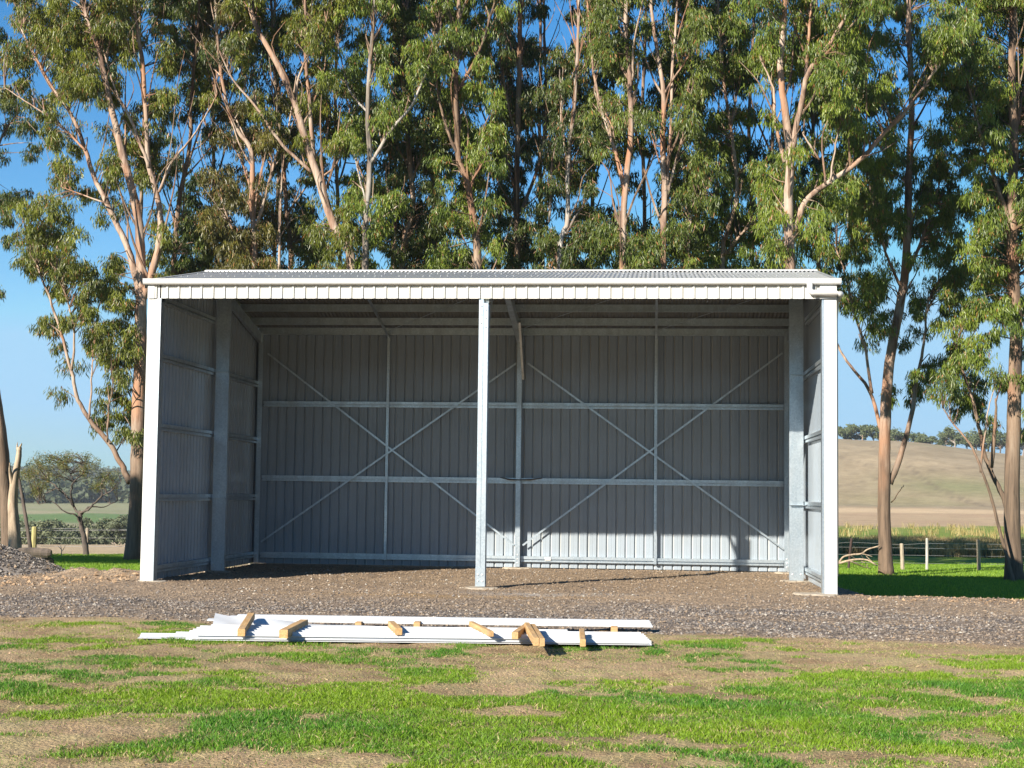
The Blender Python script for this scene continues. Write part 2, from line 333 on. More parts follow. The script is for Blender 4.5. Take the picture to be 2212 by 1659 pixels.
dry=rng.random(n)<(.05+.5*(1-m)); c1=np.array([.035,.115,.012]); c2=np.array([.115,.27,.016]); c3=np.array([.25,.37,.016])
cc=c1*(1-t)+c2*t; vv=ss(.35,.65,fbm(x*.7,y*1.1,77))[:,None]; cc=cc*(1-vv*.75)+c3*(.55+.5*t)*vv*.75; cc=np.where(dry[:,None],np.array([.42,.33,.17])*(.7+.5*t),cc)
V,F,Cc=blades(x,y,hh,.005+.004*rng.random(n),cc,1.1)
npmesh('grass',V,F,m_grass,col=Cc,kind='stuff',label='short patchy green grass in the bare soil in front of the shed')
# dry stalks and litter around the stacks
x,y=wedge(120000,7.6,18.6); k=(y<-7.6)&(rng.random(len(x))<.5*ss(.35,.7,fbm(x*1.5,y*1.5,80))); x,y=x[k],y[k]; n=len(x)
V,F,Cc=blades(x,y,.01+.03*rng.random(n),.005+0*x,np.array([.40,.31,.18])*(.6+.6*rng.random((n,1))),2.2)
npmesh('dry_grass',V,F,m_grass,col=Cc,kind='stuff',label='dry straw coloured stubble on the bare brown soil')
# paddock grass beyond the shed
x1,y1=wedge(90000,26.5,46,-26,-13); x2,y2=wedge(110000,27,52,3,16); x=np.concatenate([x1,x2]); y=np.concatenate([y1,y2])
pm=np.where(x<5,y+1.0*(fbm(x*3,y*3,53)-.5)>2.9,y>np.clip(7.8-(x-11)*1.7,1.4,9)); k=pm&((x<-.3)|(x>11.4)); x,y=x[k],y[k]; n=len(x); t=rng.random((n,1))
V,F,Cc=blades(x,y,.03+.05*rng.random(n),.018+0*x,np.array([.09,.19,.012])*(1-t)+np.array([.24,.36,.03])*t,.6)
npmesh('paddock_grass',V,F,m_grass,col=Cc,kind='stuff',label='bright green grass under the trees beside and behind the shed')
# reeds and tussocks beyond the right fence
x,y=wedge(3800,61,82,3,17); k=(fbm(x/3,y/3,90)+.10*ss(88,66,np.hypot(x-CAM[0],y-CAM[1])))>.46; x,y=x[k],y[k]
cx=np.repeat(x,42)+rng.normal(0,.22,len(x)*42); cy=np.repeat(y,42)+rng.normal(0,.22,len(x)*42); n=len(cx)
hs=np.repeat(.26+.32*rng.random(len(x)),42)*(.5+.6*rng.random(n)); t=rng.random((n,1)); tus=np.repeat(rng.random(len(x)),42)[:,None]
cc=np.array([.20,.145,.06])*(1-t)+np.array([.40,.30,.15])*t; cc=np.where(tus>.8,cc*np.array([.5,.62,.5]),cc)
V,F,Cc=blades(cx,cy,hs,.035+0*cx,cc,.5)
npmesh('reeds',V,F,m_grass,col=Cc,kind='stuff',label='tall straw coloured reeds and tussocks behind the right fence')
x,y=wedge(60,90,135,3,17); cx=np.repeat(x,26)+rng.normal(0,.3,len(x)*26); cy=np.repeat(y,26)+rng.normal(0,.3,len(x)*26); n=len(cx); t=rng.random((n,1))
V,F,Cc=blades(cx,cy,.3+.35*rng.random(n),.05+0*cx,np.array([.24,.19,.06])*(1-t)+np.array([.42,.34,.15])*t,.6)
npmesh('tussocks',V,F,m_grass,col=Cc,kind='stuff',label='scattered straw tussocks across the green strip of paddock')
# stones
OCT=np.array([(1,0,0),(-1,0,0),(0,1,0),(0,-1,0),(0,0,1),(0,0,-1)],float); OF=np.array([(0,2,4),(2,1,4),(1,3,4),(3,0,4),(2,0,5),(1,2,5),(3,1,5),(0,3,5)])
def stones(x,y,z,s,col):
    n=len(x); V=OCT[None]*(s[:,None,None]*(.65+.6*rng.random((n,6,1))))*np.array([1,1,.62]); V=V+rng.normal(0,.18,(n,6,3))*s[:,None,None]
    a=rng.random(n)*2*math.pi; c,s_=np.cos(a),np.sin(a); X=V[...,0]*c[:,None]-V[...,1]*s_[:,None]; Y=V[...,0]*s_[:,None]+V[...,1]*c[:,None]
    V=np.stack([X,Y,V[...,2]],-1)+np.stack([x,y,z],-1)[:,None]
    F=(OF[None]+6*np.arange(n)[:,None,None]).reshape(-1,3); return V.reshape(-1,3),F,np.repeat(col,6,0)
def stonecol(n,warm):
    t=rng.random((n,1)); c=np.array([.07,.062,.06])*(1-t)+np.array([.26,.228,.20])*t; w=(rng.random(n)<warm)[:,None]
    c=np.where(w,np.array([.25,.185,.125])*(.6+.5*t),c); p=(rng.random(n)<.035)[:,None]; return np.where(p,np.array([.40,.37,.32]),c)
x,y=wedge(165000,15.8,31.5,-31,21); zc,zn=zones(x,y); gfr=np.clip(ss(-8.2,-7.2,y)*(1-ss(-4.6,-1.6,y+3.2*(fbm(x*.7,y*.7,50)-.5))),0,1)*(.55+.45*ss(.35,.6,fbm(x*.5,y*1.2,59)))
k=rng.random(len(x))<zn[:,0]*(.22+.7*gfr); x,y,gfr=x[k],y[k],gfr[k]; n=len(x); s=.010+.015*rng.random(n)**2
cs=stonecol(n,.25)*gfr[:,None]+stonecol(n,.85)*(1-gfr[:,None])
V,F,Cc=stones(x,y,hgt(x,y)+s*.25,s,cs)
npmesh('gravel',V,F,m_stone,col=Cc,kind='stuff',label='loose blue grey gravel and tan rubble spread around the shed')
# clods and rocks
x,y=wedge(1500,25.0,28.3,-24,-16.5); k=(x<-.3)&(rng.random(len(x))<fbm(x*1.5,y*1.5,93)**1.2); x,y=x[k],y[k]; n=len(x); s=.012+.045*rng.random(n)**5
x2,y2=wedge(500,23.6,26,6.5,15); k=x2>11.4; x2,y2=x2[k],y2[k]; x=np.concatenate([x,x2]); y=np.concatenate([y,y2]); s=np.concatenate([s,.012+.025*rng.random(len(x2))**4]); n=len(x)
V,F,Cc=stones(x,y,hgt(x,y)+s*.2,s,np.array([.33,.22,.13])*(.7+.5*rng.random((n,1))))
npmesh('clods',V,F,m_stone,col=Cc,kind='stuff',label='brown earth clods and small rocks along the edges of the pad')
x,y=wedge(26000,7.6,18.5); k=(y<-7.4)&(rng.random(len(x))<ss(.40,.70,fbm(x*1.2,y*1.8,85))*(1-.8*grass_mask(x,y))); x,y=x[k],y[k]; n=len(x); s=.003+.010*rng.random(n)**4
V,F,Cc=stones(x,y,hgt(x,y)+s*.1,s,np.array([.38,.26,.16])*(.5+.7*rng.random((n,1))))
npmesh('crumbs',V,F,m_stone,col=Cc,kind='stuff',label='small crumbs of brown soil between the grass in the foreground')
# ------------------------------------------------------------------ gravel heap (left edge)
hx,hy=-5.35,3.1
def heap_h(x,y): 
    r=np.hypot((x-hx)/1.15,(y-hy))/2.5; return np.clip(1-r,0,1)**.95*1.12
g=np.linspace(-2.8,2.8,70); GX,GY=np.meshgrid(g,g); X=GX.ravel()+hx; Y=GY.ravel()+hy; Z=heap_h(X,Y)+hgt(X,Y)+(fbm(X*4,Y*4,95)-.5)*.1*(heap_h(X,Y)>0)-.03
Z=np.where(heap_h(X,Y)<=0,hgt(X,Y)-.08,Z)
idx=np.arange(4900).reshape(70,70); Fq=np.stack([idx[:-1,:-1],idx[:-1,1:],idx[1:,1:],idx[1:,:-1]],-1).reshape(-1,4)
mb=MB(); mb.add(np.stack([X-hx,Y-hy,Z],-1),Fq,(.16,.14,.125))
n=14000; rad=2.62*np.sqrt(rng.random(n)); aa=rng.random(n)*6.283; X=hx+rad*np.cos(aa)*1.15; Y=hy+rad*np.sin(aa); s=.015+.022*rng.random(n)**2
V,F,Cc=stones(X-hx,Y-hy,heap_h(X,Y)+hgt(X,Y)+(fbm(X*4,Y*4,95)-.5)*.1-.01,s,stonecol(n,.2)*.9)
mb.v.append(V); base=mb.n; mb.f+= [tuple(int(i)+base for i in q) for q in F]; mb.n+=len(V); mb.col.append(Cc)
h=mb.build('gravel_heap',m_stone,label='heap of dark blue grey gravel at the left edge beside the shed',cat='heap'); h.location=(hx,hy,0)
# ------------------------------------------------------------------ SHED
W=11.0; D=6.74; RZ=5.56; EZ=4.93
EZR=4.865
def roofz(y): return EZ+(RZ-EZ)*(y/(D/2)) if y<=D/2 else EZR+(RZ-EZR)*((D-y)/(D/2))
shed=empty('farm_shed',(W/2,0,0),label='open fronted off white steel farm shed with two bays and a corrugated roof',cat='shed')
OFF=(W/2,0,0)
def P(mb,name,m,smooth=False,**k): return mb.build(name,m,shed,smooth,off=OFF,**k)
def sub(mb,name,m,par,**k): return mb.build(name,m,par,off=OFF,**k)
RIB=[(0,0),(.009,.034),(.036,.034),(.045,0),(.115,0),(.119,.003),(.127,.003),(.131,0)]   # one rib then a pan with a tiny swage
def clad(mb,p0,ud,nd,L,z0,z1f,pitch=.19,start=.07,rows=1,rs=1.):
    p0=np.array(p0,float);ud=np.array(ud,float);nd=np.array(nd,float)
    us=[(0,0)]; u=start
    while u<L-.06:
        for a,b in RIB:
            if u+a<L-.01: us.append((u+a,b))
        u+=pitch
    us.append((L,0)); V=[]
    for a,b in us:
        base=p0+ud*a+nd*b*rs
        zt=z1f(a)
        for r in range(rows+1): V.append((base[0],base[1],z0+(zt-z0)*r/rows))
    F=[]; R=rows+1
    for i in range(len(us)-1):
        for r in range(rows): F.append((i*R+r,(i+1)*R+r,(i+1)*R+r+1,i*R+r+1))
    mb.add(V,F)
def girt(mb,p,q,nrm,hgt_=.115,dep=.07):     # two stepped lips with a shadow slot, seen from inside
    p=np.array(p,float);q=np.array(q,float);nrm=np.array(nrm,float); z=np.array([0,0,1.])
    def slab(z0,z1,d0,d1): 
        c=(z0+z1)/2; dd=(d0+d1)/2; mb.beam(p+z*c+nrm*dd,q+z*c+nrm*dd,abs(d1-d0),z1-z0)
    slab(-.058,.0,.0,dep); slab(-.058-.020,-.058,.0,dep*.12); slab(-.115,-.078,.0,dep*.82)
# rear wall
mb=MB(); clad(mb,(-.02,D,0),(1,0,0),(0,1,0),W+.04,.02,lambda a:4.835)
rw=P(mb,'rear_wall',m_white)
for k in range(7):
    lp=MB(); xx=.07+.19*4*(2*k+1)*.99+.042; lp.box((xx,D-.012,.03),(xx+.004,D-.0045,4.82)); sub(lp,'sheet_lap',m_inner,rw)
mb=MB(); clad(mb,(-.015,D-.004,0),(1,0,0),(0,1,0),W+.03,.022,lambda a:4.833); sub(mb,'shade_toned_lining',m_inner,rw)
for x,nx in ((0.0,-1),(W,1)):
    mb=MB(); clad(mb,(x,.02,0),(0,1,0),(nx,0,0),D-.022,.02,lambda a:roofz(a)-.03,rows=1); sw=P(mb,'side_wall',m_white)
    mb=MB(); clad(mb,(x-nx*.004,.02,0),(0,1,0),(nx,0,0),D-.022,.022,lambda a:roofz(a)-.033); sub(mb,'shade_toned_lining',m_inner,sw)
# header panel above the opening
mb=MB(); clad(mb,(-.085,-.03,0),(1,0,0),(0,-1,0),W+.17,4.655,lambda a:4.93,pitch=.1915,start=.10,rs=.66); P(mb,'header_panel',m_white)
for xa,xb in ((-.094,.02),(W-.17,W+.094)):
    mb=MB(); mb.box((xa,-.062,4.652),(xb,-.056,4.90)); P(mb,'header_end_flashing',m_trim)
# corner flashings
for s in (-1,1):
    mb=MB(); xo=-.094 if s<0 else W+.094; xi=.10 if s<0 else W-.10
    a,b=min(xo,xi),max(xo,xi); mb.box((a,-.034,.0),(b,-.026,4.655)); xs=xo; mb.box((xs-.004,-.026,0),(xs+.004,.16,4.655)) if True else 0
    f=P(mb,'corner_flashing',m_trim)
    c=MB(); a,b=(.102,.125) if s<0 else (W-.135,W-.102); c.box((a,-.03,.0),(b,.16,4.9))
    w0=(-.05,.1) if s<0 else (W-.1,W+.05); c.box((w0[0],-.022,.0),(w0[1],.16,4.66))
    cc_=P(c,'corner_post',m_galv)
# wall columns with a wide face at the ridge line
for s in (-1,1):
    xa,xb=(.10,.345) if s<0 else (W-.345,W-.10); c=MB(); y0=D/2-.02; top=roofz(D/2)-.12
    c.box((xa,y0,.03),(xb,y0+.003,top)); lipx=xb if s<0 else xa
    c.box((lipx-.003,y0+.003,.03),(lipx+.003,y0+.09,top)); o2=xa if s<0 else xb; c.box((o2-.003,y0+.003,.03),(o2+.003,y0+.09,top)); col_=P(c,'wall_column',m_galv)
    b=MB()
    for xx in (xa+.05,xb-.05): b=MB(); b.bolt((xx,y0,.14),(0,-1,0),.016,.015); sub(b,'bolt',m_trim,col_)
    for zz in (1.37,3.71):
        br=MB(); xw=0.02 if s<0 else W-.02; br.box((min(xw,lipx),y0-.07,zz-.004),(max(xw,lipx),y0-.004,zz+.004))
        br.add([(xa,y0-.001,zz-.004),(xb,y0-.001,zz-.004),(lipx,y0-.001,zz-.05),(xa,y0-.07,zz-.0045),(xb,y0-.07,zz-.0045)],[(0,1,4,3),(1,2,4)])
        sub(br,'girt_bracket',m_galv,col_)
# rear columns
for i,xc in enumerate((.12,5.5,W-.12)):
    c=MB(); w=.095
    c.box((xc-w/2,D-.20,.04),(xc+w/2,D-.197,roofz(D)-.05)); sx=xc-w/2 if i!=2 else xc+w/2
    c.box((sx-.002,D-.197,.04),(sx+.002,D-.02,roofz(D)-.05)); c.box((xc-w/2+.02,D-.2035,.04),(xc-w/2+.026,D-.2005,4.8))
    cl=P(c,'rear_column',m_galv); b=MB()
    for zz in (.12,.2,.28): b=MB(); b.bolt((xc,D-.2,zz),(0,-1,0),.015,.012); sub(b,'bolt',m_trim,cl)
# front middle post : two back to back channels
c=MB(); xm=5.475
c.box((xm-.075,-.02,.03),(xm-.004,.0,4.66)); c.box((xm+.004,-.02,.03),(xm+.075,.0,4.585)); c.box((xm-.004,-.012,.03),(xm+.004,.18,4.62)); c.box((xm+.068,.0,.03),(xm+.075,.03,4.56)); c.box((xm-.075,.0,.03),(xm-.068,.03,4.6))
c.box((xm-.075,.18,.03),(xm+.075,.2,4.58)); c.box((xm-.078,-.03,.03),(xm+.078,-.0205,.33)); fp=P(c,'front_post',m_galv)
b=MB()
for zz in (.12,.22):
    for xx in (-.035,.035): b=MB(); b.bolt((xm+xx,-.03,zz),(0,-1,0),.016,.014); sub(b,'bolt',m_trim,fp)
for zz in (4.53,4.39,4.25):
    for xx,dz in ((-.03,0),(.04,-.06)): b=MB(); b.bolt((xm+xx,-.02,zz+dz),(0,-1,0),.009,.008); sub(b,'bolt',m_darkw,fp)
# girts
for zt in (.2387,1.8181,3.3536):
    for a,b_ in ((.17,5.45),(5.55,W-.17)):
        g=MB(); girt(g,(a,D-.02,zt+.012),(b_,D-.02,zt+.012),(0,-1,0)); P(g,'rear_girt',m_galv)
for zt in (.2611,1.4329,2.604,3.7645,4.72):
    for x,nx in ((.015,1),(W-.015,-1)):
        for a,b_ in (((.16,D/2-.05),(D/2+.09,D-.2)) if zt<4.5 else ((.16,D/2-.05),)):
            g=MB(); girt(g,(x,a,zt),(x,b_,zt),(nx,0,0),dep=.065); P(g,'side_girt',m_galv)
# roof framing
for yy in (.10,1.25,2.35,3.22,3.52,4.3,5.12,5.95,6.60):
    zz=roofz(yy)-.004; c=MB()
    hgt_p=.145
    c.box((.05,yy-.003,zz-hgt_p),(W-.05,yy+.003,zz)); c.box((.05,yy-.045,zz-hgt_p-.003),(W-.05,yy-.003,zz-hgt_p+.001)); c.box((.05,yy+.003,zz-.004),(W-.05,yy+.045,zz-.006-.008)); c.box((.05,yy-.047,zz-hgt_p-.003),(W-.05,yy-.044,zz-hgt_p+.018))
    P(c,'purlin',m_galv)
for xx,w in ((.09,.07),(5.5,.11),(W-.09,.07)):
    for ya,yb in ((.02,D/2),(D/2,D-.02)):
        c=MB(); za=roofz(ya)-.24; zb=roofz(yb)-.24; c.beam((xx,ya,za),(xx,yb,zb),w,.2); P(c,'rafter',m_galv)
c=MB(); c.beam((5.58,D-.24,3.85),(5.58,D-1.25,roofz(D-1.25)-.22),.045,.075); P(c,'knee_brace',m_galv)
c=MB(); c.beam((5.50,.22,4.0),(5.50,1.1,roofz(1.1)-.22),.03,.075); P(c,'knee_brace',m_galv)
for xx in (2.78,8.27):
    c=MB(); c.box((xx-.028,D-.13,.13),(xx+.028,D-.098,4.85)); P(c,'wall_bridging',m_galv)
    c=MB(); c.beam((xx,D-.12,roofz(D)-.17),(xx,D/2,RZ-.17),.045,.03); c.beam((xx,.12,roofz(0)-.17),(xx,D/2,RZ-.17),.045,.03); P(c,'roof_bridging',m_galv)
# cross braces
yb=D-.145
for (p,q) in (((.25,yb,4.35),(5.43,yb,.47)),((.2,yb-.006,.46),(5.43,yb-.006,4.17)),((5.66,yb-.006,4.17),(W-.17,yb-.006,.47)),((5.6,yb,.47),(W-.2,yb,4.4))):
    c=MB(); c.beam(p,q,.003,.036); P(c,'cross_brace',m_galv)
for (p,q) in (((2.8,D-.4,roofz(D-.4)-.15),(5.4,D/2+.2,RZ-.2)),((8.2,D-.4,roofz(D-.4)-.15),(10.8,D/2+.2,RZ-.2)),((5.6,D-.6,roofz(D-.6)-.15),(8.2,D/2+.2,RZ-.2))):
    c=MB(); c.beam(p,q,.025,.003); P(c,'roof_strap',m_galv)
# corrugated roof
def corr(ya,yb,za,zb,nseg=6):
    x0,x1=-.15,W+.15; n=int((x1-x0)/.076*8); xs=np.linspace(x0,x1,n+1); w=.009*np.cos(xs/.076*2*math.pi)
    V=[];R=nseg+1
    for j in range(R):
        t=j/nseg; V.append(np.stack([xs,np.full_like(xs,ya+(yb-ya)*t),za+(zb-za)*t+w],-1))
    V=np.concatenate(V); n1=n+1; i=np.arange(n); F=np.concatenate([np.stack([j*n1+i,j*n1+i+1,(j+1)*n1+i+1,(j+1)*n1+i],-1) for j in range(nseg)])
    mb=MB(); mb.add(V,F)
    for t in (.12,.42,.70,.93):
        y=ya+(yb-ya)*t; z=za+(zb-za)*t+.012
        for k in range(29):
            for dd in (0,.114): 
                xx=x0+.2+k*.38+dd+.076*((k*7)%3-1)*.5
                if xx<x1-.05: mb.tube([(xx,y,z-.008),(xx,y,z+.006),(xx,y,z+.010)],[.011,.010,.003],6)
    r_=P(mb,'roof_slope',m_roof,True)
    V=V-np.array([0,0,.004]); mb=MB(); mb.add(V,F); sub(mb,'shade_toned_lining',m_inroof,r_,smooth=True)
corr(-.055,D/2,EZ+.012,RZ+.024); corr(D+.055,D/2,EZR+.012,RZ+.024)
mb=MB(); s=(RZ-EZ)/(D/2); rz=RZ+.055; hw=.10
mb.add([(-.15,D/2-hw,rz-hw*s-.004),(-.15,D/2,rz+.012),(-.15,D/2+hw,rz-hw*s-.004),(W+.15,D/2-hw,rz-hw*s-.004),(W+.15,D/2,rz+.012),(W+.15,D/2+hw,rz-hw*s-.004)],[(0,3,4,1),(1,4,5,2)])
n=147; xs=np.linspace(-.15,W+.15,n*2+1); yy=D/2-hw-.006; V=[];
for i,xv in enumerate(xs): V+= [(xv,yy+.004,rz-hw*s-.002),(xv,yy,rz-hw*s-.024 if i%2 else rz-hw*s-.008)]
mb.add(V,[(2*i,2*i+2,2*i+3,2*i+1) for i in range(len(xs)-1)]); P(mb,'ridge_cap',m_trim)
for x,sx in ((0,-1),(W,1)):      # barge flashings over both gable edges
    for ya,yb2 in ((-.05,D/2),(D+.05,D/2)):
        c=MB(); xa=x+sx*.135; za=(EZ if ya<1 else EZR)+.02; zb=RZ+.03; lo=.13
        V=[(xa-sx*.05,ya,za+.013),(xa+sx*.02,ya,za+.013),(xa+sx*.02,ya,za-lo),(xa-sx*.05,yb2,zb+.013),(xa+sx*.02,yb2,zb+.013),(xa+sx*.02,yb2,zb-lo)]
        V+=[(v[0]-sx*(.003 if i%3 else 0),v[1],v[2]-.004) for i,v in enumerate(V)]
        c.add(V,[(0,1,4,3),(1,2,5,4),(6,9,10,7),(7,10,11,8),(0,3,9,6),(2,8,11,5)]); P(c,'barge_flashing',m_roof)
# gutters
def gutter(y,s,pz=EZ+.038,x0=-.16,x1=W+.16):
    pr=[(0,0),(.004,.0),(.004,-.10),(.06,-.115),(.085,-.112),(.105,-.095),(.118,-.06),(.118,-.018),(.128,-.010),(.128,.0),(.118,.004),(.11,-.002),(.112,-.02),(.112,-.058),(.1,-.088),(.083,-.105),(.06,-.109),(0,-.1)]
    pr=[(a*.9,b*.82) for a,b in pr]
    mb=MB(); V=[(xx,y+s*a,pz+b) for xx in (x0,x1) for a,b in pr]; n=len(pr); F=[(i,(i+1)%n,n+(i+1)%n,n+i) for i in range(n)]; mb.add(V,F)
    for xx in (x0,x1): V=[(xx,y+s*a,pz+b) for a,b in pr[1:10]]; mb.add(V,[tuple(range(9))])
    P(mb,'gutter',m_trim)
gutter(-.03,-1); gutter(D+.03,1,EZR-.03)
# downpipe
def arcpts(pts,r=.07,k=5):
    pts=[np.array(p,float) for p in pts]; out=[pts[0]]
    for i in range(1,len(pts)-1):
        a=(pts[i-1]-pts[i]); b=(pts[i+1]-pts[i]); a/=np.linalg.norm(a); b/=np.linalg.norm(b); p=pts[i]+a*r; q=pts[i]+b*r
        for t in np.linspace(0,1,k): out.append((1-t)**2*p+2*t*(1-t)*pts[i]+t*t*q)
    out.append(pts[-1]); return out
mb=MB(); mb.tube(arcpts([(10.67,-.11,4.90),(10.67,-.11,4.745),(W+.16,-.11,4.725),(W+.16,.55,4.70),(W+.16,.75,4.45),(W+.16,.75,.25)]),.047,14); P(mb,'downpipe',m_trim,True)
# dark clip and cable on the lower girt
c=MB(); c.tube([(5.12,D-.1,1.835),(5.3,D-.125,1.80),(5.5,D-.24,1.79),(5.75,D-.125,1.80),(5.98,D-.1,1.83)],[.008,.016,.012,.016,.008],6); P(c,'rubber_strap',m_darkw)
c=MB(); c.box((6.05,D-.105,.17),(6.17,D-.094,.24)); P(c,'splice_plate',m_trim)
# footings
for i,(fx,fy,r,zz) in enumerate(((.10,.02,.27,.035),(5.5,.0,.36,.02),(W-.25,-.02,.36,.02),(.23,D/2,.27,.03),(W-.22,D/2,.30,.03),(5.5,D-.15,.32,.03),(.12,D-.15,.2,.02),(W-.15,D-.15,.26,.02))):
    mb=MB(); ks=np.arange(20)*2*math.pi/20; r*=.78; zz-=.012; rj=r*(1+.3*(rng.random(20)-.5)); z0=-.12
    V=[(fx+math.cos(k)*q*1.15,fy+math.sin(k)*q,z0) for k,q in zip(ks,rj)]+[(fx+math.cos(k)*q*1.15,fy+math.sin(k)*q,zz-.008) for k,q in zip(ks,rj)]+[(fx+math.cos(k)*(q-.02)*1.15,fy+math.sin(k)*(q-.02),zz+.012*rng.random()) for k,q in zip(ks,rj)]+[(fx,fy,zz+.01)]
    F=[(j,(j+1)%20,20+(j+1)%20,20+j) for j in range(20)]+[(20+j,20+(j+1)%20,40+(j+1)%20,40+j) for j in range(20)]+[(40+j,40+(j+1)%20,60) for j in range(20)]
    mb.add(V,F); P(mb,'footing',m_conc)
# ------------------------------------------------------------------ sheets, flashings and timber on the grass
def ribsheet(mb,x0,x1,y0,y1,z,th=.006,pitch=.19,warp=None):
    us=[(y0,0)]; u=y0+.05
    while u<y1-.06:
        for a,b in RIB: us.append((u+a,b))
        u+=pitch
    us.append((y1,0)); nx=24; V=[]
    for i in range(nx+1):
        xx=x0+(x1-x0)*i/nx
        for a,b in us:
            w=warp(xx,a) if warp else 0; V.append((xx,a,z+b+w))
    n=len(us); m=len(V); V+= [(v[0],v[1],v[2]-th) for v in V]; F=[]
    for i in range(nx):
        for j in range(n-1):
            q=(i*n+j,(i+1)*n+j,(i+1)*n+j+1,i*n+j+1); F.append(q); F.append(tuple(k+m for k in q[::-1]))
    for i in range(nx): F+=[(i*n,i*n+m,(i+1)*n+m,(i+1)*n),(i*n+n-1,(i+1)*n+n-1,(i+1)*n+n-1+m,i*n+n-1+m)]
    for j in range(n-1): F+=[(j,j+1,j+1+m,j+m),(nx*n+j,nx*n+j+m,nx*n+j+1+m,nx*n+j+1)]
    mb.add(V,F)
A1=onz(1408,1400); A2=onz(400,1389); A3=onz(1408,1372,.07)
th=math.atan2(A1[1]-A2[1],A1[0]-A2[0]); LS=float(np.hypot(*(A1-A2)[:2]))
st=empty('wall_sheet_stack',(A2[0],A2[1],float(hgt(A2[0],A2[1]))+.02),th,label='low stack of white ribbed steel wall sheets lying on the soil, front bundle',cat='steel sheets')
for i,(xa,xb,ya,yb2,z) in enumerate(((.0,LS,0,1.0,.0),(.05,LS-.03,.01,1.0,.014),(-.02,LS-.8,.06,1.04,.028),(.1,LS-1.15,.03,1.02,.043))):
    mb=MB(); ribsheet(mb,xa,xb,ya,yb2,z); mb.build('sheet',m_flash,st)
B1=onz(293,1380); B2=onz(900,1397)
def at_ground(p,z=0): return (float(p[0]),float(p[1]),float(hgt(p[0],p[1]))+z)
# long flashing sticking out to the left, in front of the sheets
lf=empty('long_flashing',at_ground(onz(297,1383),.02),th+.0,label='long folded white flashing poking out at the left end of the front bundle',cat='flashing')
mb=MB(); mb.extrude([(-.0,0),(-.09,.004),(-.16,.035),(-.16,.041),(-.088,.010),(0,.006)],(0,0,0),(2.6,0,0)); mb.build('folded_strip',m_flash,lf)
mb=MB(); mb.extrude([(-.02,.012),(-.11,.016),(-.18,.05),(-.18,.056),(-.108,.022),(-.02,.018)],(.35,0,0),(3.1,0,0)); mb.build('folded_strip',m_flash,lf)
# warped sheet
pw=onz(447,1368); ws=empty('warped_sheet',at_ground(pw,.04),th-.02,label='loose buckled white sheet curling up between the two bundles at their left end',cat='steel sheet')
mb=MB(); nx,ny=26,10; V=[]
for i in range(nx+1):
    for j in range(ny+1):
        u=i/nx*1.9; v=j/ny*.42*(1-.35*i/nx); V.append((u+.05*(ny-j)/ny,v,.02+.14*(j/ny)**1.3*math.exp(-u*1.1)+.014*math.sin(u*7+v*9)*math.exp(-u*.4)))
m_=len(V); V+=[(a,b,c-.003) for a,b,c in V]
F=[]
for i in range(nx):
    for j in range(ny): q=(i*(ny+1)+j,(i+1)*(ny+1)+j,(i+1)*(ny+1)+j+1,i*(ny+1)+j+1); F+=[q,tuple(k+m_ for k in q[::-1])]
mb.add(V,F); mb.build('curled_panel',m_flash,ws,True)
# rear bundle of flashings on bearers
C1=onz(1410,1357,.05); C2=onz(447,1343,.05); tb=math.atan2(C1[1]-C2[1],C1[0]-C2[0]); LB=float(np.hypot(*(C1-C2)[:2])); zb0=.075
fb=empty('flashing_bundle',at_ground(C2,zb0),tb,label='long narrow bundle of white gutter and ridge flashings raised on small blocks, behind the sheets',cat='flashings')
for i,(xa,dy,z,w) in enumerate(((0,0,0,.17),(.12,.025,.016,.16),(.24,.05,.032,.14),(.32,.09,.046,.10))):
    mb=MB(); mb.extrude([(0,0),(-w*.3,.012),(-w*.7,.012),(-w,0),(-w,.010),(-w*.7,.022),(-w*.3,.022),(0,.010)],(xa,dy,z),(LB-.01*i,dy,z)); mb.build('folded_strip',m_flash,fb)
def block(px1,py1,px2,py2,z1,z2,label,w=.075,h=.07,name='timber_block',L=None,grp='timber offcuts weighing down the sheets'):
    p=onz(px1,py1,z1); q=onz(px2,py2,z2); d=q-p; 
    if L: q=p+d/np.linalg.norm(d)*L
    c=(p+q)/2; L_=np.linalg.norm(q-p); yaw=math.atan2(q[1]-p[1],q[0]-p[0]); pit=math.atan2(q[2]-p[2],math.hypot(q[0]-p[0],q[1]-p[1]))
    mb=MB(); mb.beam((-L_/2,0,0),(L_/2,0,0),w,h,ch=.005)
    o=mb.build(name,m_timber,label=label,cat='timber block',group=grp); o.location=(c[0],c[1],c[2]+hgt(c[0],c[1])); o.rotation_euler=(0,-pit,yaw)
block(521,1366,543,1330,.115,.17,'leftmost timber offcut, laid from the sheets up onto the rear bundle')
block(612,1370,657,1347,.115,.115,'thick timber offcut lying diagonally, second from the left',w=.085,h=.085)
block(861,1369,845,1353,.11,.115,'short stubby timber offcut lying between the two bundles near the middle',w=.07)
block(1061,1374,1018,1352,.11,.12,'thin timber offcut slanting down to the right, right of the short stubby one',w=.05,h=.055)
block(1112,1376,1137,1358,.11,.115,'timber offcut leaning the other way, left member of the crossed trio',w=.065)
block(1158,1388,1138,1354,.13,.15,'middle timber offcut of the trio lying side by side on the sheets',w=.055,h=.075)
block(1171,1388,1151,1356,.13,.14,'right timber offcut of the trio, paired tightly with its neighbour',w=.05,h=.075)
block(1259,1385,1257,1362,.115,.12,'rightmost timber offcut on top of the sheets, pointing straight back',w=.055)
